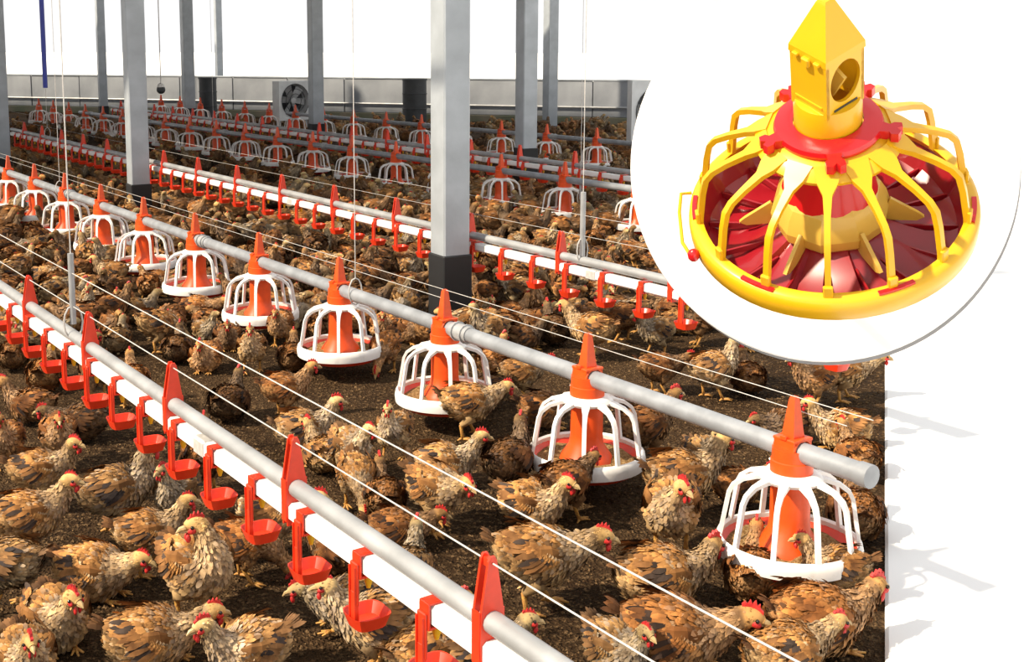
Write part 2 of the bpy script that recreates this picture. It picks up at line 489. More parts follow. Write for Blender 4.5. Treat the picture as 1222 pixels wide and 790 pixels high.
def cup_meshes():
    c = MB()   # saddle clip round the square pipe
    h = .0225
    for (cx_, cz_, sx, sz_) in ((0, h, .052, .005), (0, -h, .052, .005)):
        c.box((0, 0, Z_WP + cz_), (.030, sx, sz_), bev=.001)
    for s in (-1, 1):
        c.box((0, s * .0245, Z_WP), (.030, .005, .050), bev=.001)
    clip = c.mesh('clip', M_RED, False)
    a = MB()
    a.box((0, .030, Z_WP - .035), (.026, .007, .085), bev=.002)
    a.box((0, .030, Z_WP - .085), (.020, .009, .07), bev=.002)
    for s in (-1, 1): a.box((s * .010, .034, Z_WP - .055), (.003, .006, .11))
    arm = a.mesh('arm', M_RED, False)
    d = MB()
    # rounded-square open dish
    def ring(r, z):
        pts = []
        for k in range(24):
            t = 2 * PI * k / 24
            cs, sn = math.cos(t), math.sin(t)
            q = 1 / (abs(cs) ** 4 + abs(sn) ** 4) ** .25
            pts.append((r * q * cs, r * q * sn + .004, z))
        return pts
    zc = Z_WP - .118
    rings = [ring(.012, zc - .002), ring(.028, zc), ring(.0385, zc + .020), ring(.0405, zc + .021), ring(.031, zc - .006), ring(.010, zc - .012)]
    vs_ = [p for r in rings for p in r]
    fs = []
    for i in range(len(rings) - 1):
        for k in range(24):
            j = (k + 1) % 24
            fs.append((i * 24 + j, i * 24 + k, (i + 1) * 24 + k, (i + 1) * 24 + j))
    fs.append(tuple(range(24))); fs.append(tuple(5 * 24 + k for k in range(23, -1, -1)))
    d.add(vs_, fs)
    dish = d.mesh('dish', M_RED, True, 30)
    n = MB().tube([(0, 0, Z_WP - .02), (0, 0, Z_WP - .038), (0, 0, Z_WP - .052)], [.008, .008, .004], 10)
    nip = n.mesh('nipple', M_YELLOWN)
    return clip, arm, dish, nip
CUP = cup_meshes()

def water_line(L, t0, t1, phase, label, row):
    hd = heading(L)
    t = thing('water_pipe', label, 'pipe', lp(L, t0, 0), hd)
    ln = t1 - t0
    link('square_tube', MB().box((ln / 2, 0, Z_WP), (ln, .040, .040), bev=.007).mesh('square_tube', M_PVC, False), t)
    link('support_tube', MB().tube([(0, 0, Z_GP), (ln, 0, Z_GP)], .019, 14).mesh('support_tube', M_GALV), t)
    jm = MB().box((0, 0, Z_WP), (.07, .046, .046), bev=.006).mesh('joint', M_WIRE, False)
    k = .735 * .55 + phase
    while k < ln + t0:
        if k > t0 + .05: link('joint', jm, t, (k - t0, 0, 0))
        k += .735 * 4
    k = phase
    while k < t1 - .05:
        if k > t0 + .03: link('bracket', BR, t, (k - t0, 0, 0))
        k += .714
    # drinking cups, three for each bracket gap
    cups = []
    k = phase - .714 + .113
    while k < t1:
        if t0 + .06 < k < t1 - .06: cups.append(k)
        k += .2415
    vis = []
    for s in cups:
        x, y, sc = proj(lp(L, s, .3))
        if -20 < x < 1060 and y < 800 and math.hypot(x - 985, y - 200) > 228: vis.append((s, sc))
    for i, (s, sc) in enumerate(vis):
        lab = '%s red drinking cup from the right on the %s' % (ordinal(i + 1), row)
        if i == 0: lab = 'nearest red drinking cup in view on the %s' % row
        g = thing('drinking_cup', lab, 'drinker', lp(L, s, 0), hd, 'red drinking cups on the ' + row)
        for nm, me_ in zip(('clip', 'arm', 'dish', 'nipple'), CUP): 
            if sc > 60 or nm != 'nipple': link(nm, me_, g)
    return t
# bracket tip of the near line nearest the camera fixes the phase
ph1 = 1.516
water_line(LN_D1, -.3, 9.0, ph1 - 3 * .714, 'white square water pipe with grey support pipe in the foreground', 'near water pipe')
pt = at(425, 252, .5); ph2 = float(np.dot(pt, U))
water_line(LN_D2, edge_t(LN_D2, EDGE_X - .05), 14.0, ph2 % .714, 'white water pipe with red brackets running behind the near feed pipe', 'second water pipe')
pt = at(523, 165, .5)
water_line(LN_D3, edge_t(LN_D3, EDGE_X - .05), 18.5, 5.2, 'thin white water pipe just behind the second feed pipe', 'third water pipe')

# hangers
def t_at(L, px, z=.45):
    best = min(np.linspace(-1, 20, 2101), key=lambda t: abs(proj(lp(L, t, z))[0] - px) + (1e6 if (np.array(lp(L, t, z)) - [0, 0, CAM_H]) @ _fw < .5 else 0))
    return float(best)
def rod_hanger(L, px, label, bottom, top, sl=None, mats=None):
    return hang_line('hanger_wire', L, t_at(L, px, bottom), bottom, label, sl)
rod_hanger(LN_D1, 88, 'hanger wire with grey rod holding the near water pipe at left', Z_GP, 3, (Z_GP + .04, Z_GP + .27, .010, M_GALV))
rod_hanger(LN_F1, 424, 'hanger wire looped under the near feed pipe', Z_FP - .03, 3)
rod_hanger(LN_F1, 72, 'hanger wire of the near feed pipe at far left', Z_FP - .03, 3)
rod_hanger(LN_D2, 695, 'hanger wire with grey rod on the second water pipe', Z_GP, 3, (Z_GP + .02, Z_GP + .30, .012, M_GALV))
rod_hanger(LN_D2, 57, 'hanger with thick blue tube above the second water pipe at left', Z_GP, 3, (.95, 3.0, .024, M_BLUE))
rod_hanger(LN_F2, 692, 'pair of hanger rods under the second feed pipe', Z_FP - .16, 3, (Z_FP - .16, Z_FP + .02, .010, M_GALV))
rod_hanger(LN_F2, 255, 'hanger wire of the second feed pipe at left', Z_FP - .03, 3, (Z_FP - .2, Z_FP - .02, .010, M_GALV))
# purlins over each line
for i, L in enumerate((LN_D1, LN_F1, LN_D2)):
    a = lp(L, -.4 if i == 0 else 0, 3.05); b = lp(L, 12, 3.05)
    tag(link('trim_%d' % (i + 1), MB().tube([a, b], .03, 4).mesh('purlin', M_STEEL, False)), 'overhead steel purlin', kind='structure')

# ------------------------------------------------------------------ feeders in the rows
def ribbon(path, widths, thick):
    """flat bar swept in the XZ plane, width along Y"""
    m = MB()
    return m.tube([(x, 0, z) for x, z in path], [(w_ / 2 * 1.414, thick / 2 * 1.414) for w_ in widths], 4, side=(0, 1, 0))
RZ = .125   # rim height
def feeder_meshes():
    D = {}
    D['pan'] = MB().lathe([(.001, RZ - .062), (.10, RZ - .066), (.150, RZ - .052), (.170, RZ - .018), (.174, RZ - .004), (.168, RZ - .006), (.146, RZ - .044), (.10, RZ - .056), (.001, RZ - .052)], 40).mesh('pan', M_RED, True, 50)
    D['rim'] = MB().lathe([(.172, RZ + .012), (.179, RZ + .008), (.183, RZ - .010), (.181, RZ - .032), (.175, RZ - .034), (.168, RZ - .010), (.166, RZ + .006)], 48, close=True).mesh('rim', M_WHITE, True, 50)
    sp = ribbon([(.052, RZ + .168), (.085, RZ + .166), (.118, RZ + .156), (.142, RZ + .138), (.152, RZ + .118), (.172, RZ + .0)], [.032, .025, .0155, .013, .0125, .0125], .010)
    D['spoke'] = sp.mesh('spoke', M_WHITE, True, 50)
    D['collar'] = MB().lathe([(.050, RZ + .160), (.074, RZ + .160), (.080, RZ + .168), (.074, RZ + .176), (.056, RZ + .184), (.050, RZ + .184)], 32, close=True).mesh('collar', M_WHITE, True, 40)
    D['drop_tube'] = MB().lathe([(.050, RZ + .165), (.050, RZ + .06), (.054, RZ + .03), (.078, RZ - .005), (.084, RZ - .022), (.080, RZ - .03), (.001, RZ - .03)], 32).mesh('drop_tube', M_ORANGE, True, 40)
    nk = MB().lathe([(.001, RZ + .245), (.050, RZ + .245), (.050, RZ + .215), (.053, RZ + .213), (.053, RZ + .18), (.001, RZ + .18)], 32)
    D['neck'] = nk.mesh('neck', M_ORANGE, True, 40)
    sd_ = MB()
    for s in (-1, 1): sd_.box((0, s * .030, Z_FP - .002), (.066, .007, .066), bev=.002)
    sd_.box((0, 0, Z_FP + .030), (.070, .070, .008), bev=.002)
    sd_.box((0, 0, Z_FP - .031), (.066, .060, .010), bev=.002)
    for s in (-1, 1):
        arc = [(s * .031, .031 * math.cos(a), Z_FP + .002 + .031 * math.sin(a)) for a in np.linspace(0, 2 * PI, 17)[:-1]]
        sd_.tube(arc, .0045, 6, closed=True)
    D['saddle'] = sd_.mesh('saddle', M_ORANGE, True, 35)
    cp = MB().tube([(0, 0, Z_FP + .032), (0, 0, Z_FP + .045), (0, 0, Z_FP + .128), (0, 0, Z_FP + .137)], [.029, .026, .0135, .010], 4)
    cp.box((0, .033, Z_FP + .036), (.02, .012, .012), bev=.002)
    D['cap'] = cp.mesh('cap', M_ORANGE, True, 30)
    D['locking_wire'] = MB().tube([(-.055, -.034, Z_FP - .008), (-.036, -.036, Z_FP - .012), (.0, -.036, Z_FP - .020), (.040, -.036, Z_FP - .030), (.05, -.02, Z_FP - .033), (.045, .03, Z_FP - .033)], .0035, 6).mesh('locking_wire', M_WHITE)
    fe = MB().lathe([(.158, RZ - .026), (.145, RZ - .018), (.125, RZ - .022), (.105, RZ - .014), (.082, RZ - .016), (.06, RZ - .01)], 40, fn=lambda a, i, r: .006 * math.sin(a * 5 + i * 1.7) + .003 * math.sin(a * 11 + i))
    D['feed'] = fe.mesh('feed', M_FEED, True, 0)
    return D
FD = feeder_meshes()
def feeder(p, rz, label, group, sc, rot):
    t = thing('poultry_feeder', label, 'feeder', (p[0], p[1], 0), rz, group)
    for nm in ('pan', 'rim', 'collar', 'drop_tube', 'neck', 'saddle', 'cap'):
        link(nm, FD[nm], t)
    link('feed', FD['feed'], t)
    if sc > 90: link('locking_wire', FD['locking_wire'], t)
    for k in range(10):
        link('spoke', FD['spoke'], t, (0, 0, 0), (0, 0, rot + k * PI / 5))
    return t
ORD = ['second', 'third', 'fourth', 'fifth', 'sixth', 'seventh', 'eighth', 'ninth', 'tenth', 'eleventh', 'twelfth', 'thirteenth', 'fourteenth', 'fifteenth', 'sixteenth', 'seventeenth', 'eighteenth', 'nineteenth', 'twentieth']
feeder_xy = []
feeder_ref = []
def feeder_row(L, t0, n, row, sgn=1, first='nearest white-caged orange feeder on the %s'):
    hd = heading(L); i = 0
    for k in range(n):
        p = lp(L, t0 + k * .80)
        x, y, sc = proj((p[0], p[1], .25))
        if x < -25 or (math.hypot(x - 985, y - 200) < 205): continue
        lab = (first % row) if i == 0 else '%s white-caged orange feeder from the right on the %s' % (ORD[min(i - 1, 18)], row)
        # heading of the spokes is turned so that one faces the viewer, as they hang
        feeder(p, hd, lab, 'feeders on the ' + row, sc, RNG.uniform(0, .6) if i else math.radians(8) + (YAW - PI / 2) - hd)
        feeder_xy.append(p); feeder_ref.append((p, ('nearest' if i == 0 else ordinal(i + 1)) + ' feeder on the ' + row)); i += 1
tn = float(np.dot(at(939, 475, .50), U)); feeder_row(LN_F1, tn - .005, 11, 'near feed pipe')
def row_t(L, px, z=.45): return t_at(L, px, z)
t2 = row_t(LN_F2, 598); feeder_row(LN_F2, t2 - 1.6, 19, 'second feed pipe', first='rightmost white-caged feeder on the %s, cut by the round board')
t3 = row_t(LN_F3, 653); feeder_row(LN_F3, t3 - 1.6, 16, 'farthest feed pipe', first='rightmost small feeder on the %s beside the big fan')

# ------------------------------------------------------------------ far equipment
def fan(px, py, size, z0, rz, label, mhouse):
    p = at(px, py, 0)
    t = thing('ventilation_fan', label, 'fan', (p[0], p[1], 0), rz)
    h = size / 2; zc = z0 + h
    # square housing with a round opening
    m = MB(); n = 40
    def sq(a):
        c, s = math.cos(a), math.sin(a); q = h / max(abs(c), abs(s)); return q * c, q * s
    vs_, fs = [], []
    for k in range(n):
        a = 2 * PI * k / n + PI / 4; x, z = sq(a); r = h * .86
        vs_ += [(x, -.09, zc + z), (r * math.cos(a), -.09, zc + r * math.sin(a)), (r * .95 * math.cos(a), .07, zc + r * .95 * math.sin(a)), (x, .09, zc + z)]
    for k in range(n):
        j = (k + 1) % n
        for i in range(4):
            fs.append((k * 4 + i, k * 4 + (i + 1) % 4, j * 4 + (i + 1) % 4, j * 4 + i))
    m.add(vs_, fs)
    link('housing', m.mesh('housing', mhouse, True, 30), t)
    link('back_plate', MB().tube([(0, .072, zc), (0, .08, zc)], h * .84, 32).mesh('back_plate', M_DARK), t)
    hub = MB().tube([(0, -.05, zc), (0, .05, zc)], h * .16, 16)
    link('hub', hub.mesh('hub', M_GALV), t)
    bl = MB()
    bl.add([(.10 * h, -.02, -.12 * h), (.75 * h, -.05, -.26 * h), (.80 * h, .0, .10 * h), (.12 * h, .02, .12 * h), (.10 * h, -.012, -.12 * h), (.75 * h, -.042, -.26 * h), (.80 * h, .008, .10 * h), (.12 * h, .028, .12 * h)],
           [(3, 2, 1, 0), (4, 5, 6, 7), (0, 1, 5, 4), (1, 2, 6, 5), (2, 3, 7, 6), (3, 0, 4, 7)])
    blm = bl.mesh('blade', M_GALV, False)
    for k in range(6): link('blade', blm, t, (0, 0, zc), (0, k * PI / 3, 0))
    for r in (.35, .6, .86):
        link('guard_ring', MB().tube([(r * h * math.cos(a), -.10, zc + r * h * math.sin(a)) for a in np.linspace(0, 2 * PI, 33)[:-1]], .005, 5, closed=True).mesh('guard_ring', M_DARK), t)
    lm = MB().box((0, 0, z0 / 2), (.05, .05, z0)).mesh('leg', M_STEEL, False)
    for s in (-1, 1): link('leg', lm, t, (s * h * .85, 0, 0))
    return t
fan(349, 158, .62, .20, YAW + .75, 'round dark fan in grey square housing by the far wall', M_FANWHITE)
fan(786, 196, .74, .24, YAW + .15, 'big white-framed ventilation fan half hidden by the round board', M_FANWHITE)

def barrel(px, py, r, hgt, label):
    p = at(px, py, 0)
    t = thing('barrel', label, 'barrel', (p[0], p[1], 0))
    pr = [(.001, 0), (r, 0), (r, hgt * .33), (r + .012, hgt * .335), (r + .012, hgt * .35), (r, hgt * .355), (r, hgt * .66), (r + .012, hgt * .665), (r + .012, hgt * .68), (r, hgt * .685), (r, hgt - .03)]
    link('drum', MB().lathe(pr, 28).mesh('drum', M_DARK, True, 30), t)
    link('lid', MB().lathe([(r, hgt - .03), (r + .014, hgt - .03), (r + .014, hgt), (r - .02, hgt - .012), (.001, hgt - .012)], 28).mesh('lid', M_DARK, True, 30), t)
    link('leg', MB().box((0, 0, .03), (r * 1.2, r * 1.2, .06)).mesh('leg', M_DARK, False), t)
barrel(495, 148, .21, .80, 'dark grey drum standing by the far wall left of the middle post')
barrel(249, 144, .16, .80, 'narrow dark drum by the far wall between two slim posts')

# small hanging bulb
p = at_depth(192, 104, 15.0)
t = thing('hanging_bulb', 'small black bulb holder hanging on a wire before the far wall', 'lamp', (p[0], p[1], p[2]))
link('cord', MB().tube([(0, 0, .03), (0, 0, ROOF_Z - p[2] + .1)], .006, 6).mesh('cord', M_WIRE), t)
link('socket', MB().lathe([(.001, .05), (.03, .045), (.05, .0), (.001, 0)], 16).mesh('socket', M_WHITE), t)
link('bulb', MB().ball((0, 0, -.03), .055).mesh('bulb', M_DARK), t)

# ------------------------------------------------------------------ round white board with the yellow feeder
BD = 2.25                                             # distance of the board along the view axis
bc = at_depth(985, 200, BD)
R_B = 232.0 * BD / F_PX
ax = Vector(_fw)                                      # the board faces the walkway visitor
bq = Matrix((Vector(_rt), Vector(_up), -ax)).transposed().to_4x4()   # local x right, y up, z towards the front
board = thing('display_board', 'large round white display board hanging above the walkway', 'board', tuple(bc))
board.rotation_euler = bq.to_euler()
link('face_disc', MB().lathe([(.001, .006), (R_B - .003, .006), (R_B, .003), (R_B, -.006), (.001, -.006)], 96).mesh('face_disc', M_BOARD, True, 30), board)
link('shadow_edge_disc', MB().lathe([(.001, .004), (R_B - .001, .004), (R_B - .001, -.008), (.001, -.008)], 96).mesh('shadow_edge_disc', M_BOARDSHADOW, True, 30), board, (.0095, -.0085, -.016))  # grey disc shifted right and down as the board's painted shadow edge
for s in (-1, 1):
    iv = bq.inverted()
    top = Vector((s * .12, R_B * .90, -.022))
    wtop = bq @ top + Vector(bc)
    up_l = iv @ (Vector((wtop.x, wtop.y, 3.02)) - Vector(bc))
    link('hanger_rod', MB().tube([tuple(top), tuple(up_l)], .004, 6).mesh('hanger_rod', M_WIRE), board)
wt = Vector(bc)
tag(link('trim_4', MB().box((wt.x, wt.y, 3.05), (.9, .10, .08), bev=.004).box((wt.x - .40, wt.y + 3, 3.12), (.08, 8.0, .08)).mesh('trim_4', M_STEEL, False)), 'overhead steel beam carrying the round board', kind='structure')

YD = 1.72
yc = at_depth(990, 244, YD)
TILT = math.radians(36.0)
# feeder axis: upright, leaning towards the viewer
zax = (Vector((0, 0, 1)) * math.cos(TILT) - FWD.lerp(Vector(_fw), .5).normalized() * math.sin(TILT))
view_h = (Vector((yc[0], yc[1], 0))).normalized()
xax = view_h.cross(Vector((0, 0, 1))).normalized()
zax = (Vector((0, 0, 1)) * math.cos(TILT) - view_h * math.sin(TILT) - xax * .045).normalized()
xax = (xax - zax * xax.dot(zax)).normalized()
yax = zax.cross(xax)
yq = Matrix((xax, yax, zax)).transposed().to_4x4()
yf = thing('display_feeder', 'large yellow feeder with dark red pan mounted before the round white board', 'feeder', tuple(yc))
yf.rotation_euler = yq.to_euler()
S = 332.0 / 2 * YD / F_PX / .2                       # scale so that rim radius is right
yf.scale = (S, S, S)
def L_(name, mb, m, parent=yf, rz=0, smooth=True, ang=35, loc=(0, 0, 0)):
    return link(name, mb.mesh(name, m, smooth, ang), parent, loc, (0, 0, rz))
# pan with radial steps
def petal(a, i, r):
    if i < 2 or i > 8 or r < .06: return 0
    s = (a * 16 / (2 * PI)) % 1.0
    return .012 * (s - .5) * min(1, (r - .05) / .05)
pp = [(.192, -.004), (.188, -.012), (.184, -.020), (.172, -.040), (.155, -.050), (.130, -.048), (.105, -.040), (.085, -.030), (.07, -.022), (.05, -.018)]
ym = MB(); seg = 128
ym.lathe(pp, seg, fn=petal)
ym.lathe([(.194, -.004), (.190, -.026), (.16, -.062), (.001, -.066)], 48)
L_('pan', ym, M_CRIMSON, ang=25)
for k in range(16):
    L_('pan_rib', MB().box((.135, 0, -.043), (.075, .003, .010)), M_CRIMSON, rz=k * PI / 8 + .0, smooth=False)
L_('rim', MB().lathe([(.180, .007), (.192, .007), (.198, .002), (.200, -.008), (.199, -.026), (.195, -.030), (.192, -.012), (.184, -.004)], 72, close=True), M_YEL, ang=50)
for a in (-62, -118, -5, 185, 60, 120):
    arc = [(.1905 * math.cos(math.radians(a + d)), .1905 * math.sin(math.radians(a + d)), .0072) for d in np.linspace(-7.5, 7.5, 7)]
    L_('slot_insert', MB().tube(arc, [(.0045, .003)] * 7, 4), M_CRED, smooth=False)
# cone and skirt in the middle
L_('red_cone', MB().lathe([(.046, .090), (.052, .075), (.064, .040), (.066, .034), (.05, .034)], 40), M_CRED)
L_('dome', MB().lathe([(.064, .040), (.070, .034), (.078, .018), (.083, -.002), (.081, -.018), (.072, -.030), (.058, -.036), (.03, -.036)], 10, m=Matrix.Rotation(.2, 4, 'Z')), M_YEL2, ang=14)
for k in range(6):
    fin = MB().prism([(.066, -.030), (.082, .010), (.120, -.020), (.128, -.028), (.118, -.034)], -.0028, .0028, Matrix.Rotation(PI / 2, 4, 'X'))
    L_('fin', fin, M_YEL2, rz=math.radians(-90 + 30) + k * PI / 3 + .06, smooth=False)
# yellow cage
L_('cage_collar', MB().lathe([(.060, .146), (.086, .140), (.098, .128), (.096, .122), (.080, .132), (.058, .138)], 56, close=True), M_YEL)
ysp = MB().tube([(x, 0, z) for x, z in [(.078, .140), (.098, .128), (.112, .119), (.140, .107), (.160, .096), (.170, .084), (.176, .060), (.183, .014), (.184, .004)]],
                [(w_ / 2 * 1.414, .0042 * 1.414) for w_ in [.036, .027, .012, .0085, .008, .0085, .008, .008, .0095]], 4, side=(0, 1, 0))
yspm = ysp.mesh('cage_bar', M_YEL, True, 60)
ftm = MB().box((.1865, 0, .014), (.006, .013, .024), bev=.0015).mesh('bar_foot', M_YEL, False)
for k in range(14):
    sp_ = link('cage_bar', yspm, yf, (0, 0, 0), (0, 0, -PI / 2 + .02 + k * 2 * PI / 14))
    link('bar_foot', ftm, sp_)
# red locking collar with hooks
rc = L_('lock_collar', MB().lathe([(.046, .150), (.070, .144), (.072, .150), (.070, .156), (.056, .160), (.046, .160)], 48, close=True), M_CRED)
hook = MB().prism([(.072, -.012), (.088, -.009), (.092, -.014), (.102, -.013), (.104, -.004), (.097, .001), (.104, .006), (.101, .014), (.091, .013), (.086, .008), (.072, .012)], .142, .156)
hk = hook.mesh('hook', M_CRED, False)
for a in (-82, -152, -12, 58, 128 + 0):
    link('hook', hk, rc, (0, 0, 0), (0, 0, math.radians(a))).scale = (.92, .92, 1)
# tower
tw = MB().lathe([(.042, .130), (.0445, .150), (.0445, .188), (.042, .198), (.028, .200)], 48)
L_('tower_base', tw, M_YEL, ang=50)
TR = math.radians(46)                                # turn of the square head
hw = .0325
rot = Matrix.Rotation(TR, 4, 'Z')
tb = MB()
ZB, ZT, ZP = .192, .280, .352
# four walls; two opposite ones carry the round pipe opening
def holed(sign):
    n = 32; vs_, fs = [], []; rh = .0275; zc = .240
    for k in range(n):
        a = 2 * PI * k / n
        c, s = math.cos(a), math.sin(a)
        hx = hw; hz0 = ZT - zc if s > 0 else zc - ZB
        q = min(hx / abs(c) if abs(c) > 1e-6 else 9, hz0 / abs(s) if abs(s) > 1e-6 else 9)
        for y in (sign * hw, sign * (hw - .005)):
            vs_ += [(q * c, y, zc + q * s), (rh * c * .92, y, zc + rh * s * 1.18)]
    for k in range(n):
        j = (k + 1) % n
        A, B = k * 4, j * 4
        fs += [(A, A + 1, B + 1, B), (A + 2, B + 2, B + 3, A + 3), (A + 1, A + 3, B + 3, B + 1)]
    tb.add([rot @ Vector(v) for v in vs_], fs)
# square corners for the holed walls
holed(1); holed(-1)
for s in (-1, 1):
    for sy in (-1, 1):
        for zc in ((ZB + .008), (ZT - .008)):
            tb.box(rot @ Vector((s * (hw - .008), sy * (hw - .0026), zc)), (.0165, .0048, .0165), m=rot)
for s in (-1, 1):
    tb.box(rot @ Vector((s * (hw - .0025), 0, (ZB + ZT) / 2)), (.005, 2 * hw, ZT - ZB), m=rot)
    tb.box(rot @ Vector((s * (hw + .0008), 0, ZB + .016)), (.0016, 1.5 * hw, .003), m=rot)
L_('tower_head', tb, M_YEL, smooth=False)
L_('slot', MB().box(rot @ Vector((0, -hw - .0004, .2005)), (.040, .0012, .003), m=rot @ Matrix.Rotation(.0, 4, 'Y')), M_DARK, smooth=False)
L_('inner_vane', MB().box((0, 0, .236), (.005, .05, .045), m=rot @ Matrix.Rotation(.5, 4, 'X')), M_YEL2, smooth=False)
cap = MB().tube([(0, 0, ZT - .004), (0, 0, ZT + .006), (0, 0, ZP - .004), (0, 0, ZP)], [hw * 1.414 * 1.04, hw * 1.414 * 1.03, .012, .009], 4)
cm_ = cap.mesh('tower_cap', M_YEL, False)
link('tower_cap', cm_, yf, (0, 0, 0), (0, 0, TR))
lat = MB().box(rot @ Vector((-hw - .003, .0, ZT - .006)), (.007, .014, .013), bev=.002, m=rot)
for s in (-1, 1): lat.box(rot @ Vector((-hw - .003, s * .019, ZT - .002)), (.005, .010, .005), bev=.001, m=rot)
L_('latch', lat, M_YEL, smooth=False)
# lever at the left side of the rim
lv = MB().tube([(-.178, -.092, -.014), (-.190, -.094, -.012), (-.202, -.075, -.008), (-.212, -.02, .0), (-.213, .016, .005), (-.198, .020, .003)], .0028, 8)
lev = L_('lever', lv, M_YEL)
L_('knob', MB().ball((-.184, -.096, -.012), (.009, .009, .011)), M_CRED, lev)
# arm that carries the feeder on the board
iv = yq.inverted()
armw = MB()
pA = Vector(yc) - zax * (.066 * S); pB = Vector(yc) + Vector(_fw) * (BD - .0 - (Vector(yc) - Vector((0, 0, CAM_H))).dot(Vector(_fw)) - .004)
pM = pA + (pB - pA) * .35 - zax * .01
arml = [tuple(bq.inverted() @ (p_ - Vector(bc))) for p_ in (pA, pM, pB)]
link('bracket_arm', MB().tube(arml, .012, 10).mesh('bracket_arm', M_BOARD), board)

# ------------------------------------------------------------------ chickens
def cat(P, n):
    """Catmull-Rom through rows of P"""
    P = np.asarray(P, float); m = len(P)
    out = []
    for s in np.linspace(0, m - 1, n):
        i = min(int(s), m - 2); t = s - i
        p0 = P[max(i - 1, 0)]; p1 = P[i]; p2 = P[i + 1]; p3 = P[min(i + 2, m - 1)]
        out.append(.5 * (2 * p1 + (p2 - p0) * t + (2 * p0 - 5 * p1 + 4 * p2 - p3) * t * t + (3 * p1 - p0 - 3 * p2 + p3) * t ** 3))
    return np.array(out)

C_BACK = np.array((.50, .26, .088)); C_BREAST = np.array((.56, .39, .20)); C_NECK = np.array((.48, .35, .215))
C_HEAD = np.array((.66, .45, .19)); C_WING = np.array((.42, .20, .065)); C_DARK = np.array((.050, .036, .030)); C_GREY = np.array((.22, .18, .15))

TRUNK = [(-.094, .170, .008, .008), (-.082, .164, .026, .025), (-.062, .152, .043, .045), (-.028, .138, .055, .060), (.010, .131, .058, .064), (.042, .136, .051, .058)]
POSES = {
    # neck and head control points after the trunk, (x, z, halfwidth, halfheight); head direction pitch in degrees
    'tall':   dict(neck=[(0.064, .160, .036, .041), (0.074, .190, .024, .027), (0.080, .218, .0185, .021), (0.089, .240, .0195, .021), (0.106, .246, .0165, .017), (0.119, .243, .008, .009)], hp=-4),
    'alert':  dict(neck=[(0.070, .156, .036, .040), (0.090, .180, .024, .027), (0.103, .203, .0185, .021), (0.115, .223, .0195, .021), (0.132, .227, .0165, .017), (0.145, .222, .008, .009)], hp=-8),
    'low':    dict(neck=[(0.074, .146, .038, .041), (0.100, .160, .026, .028), (0.120, .172, .020, .022), (0.138, .182, .0195, .021), (0.155, .182, .0165, .017), (0.168, .175, .008, .009)], hp=-14),
    'peck':   dict(neck=[(0.076, .118, .037, .040), (0.104, .094, .026, .028), (0.124, .070, .0195, .021), (0.139, .050, .0195, .021), (0.152, .038, .0165, .017), (0.159, .026, .008, .009)], hp=-58),
}
def rot_trunk(pitch, dz):
    c, s = math.cos(pitch), math.sin(pitch); o = []
    for x, z, w_, h in TRUNK:
        o.append((x * c - (z - .135) * s, .135 + x * s + (z - .135) * c + dz, w_, h))
    return o

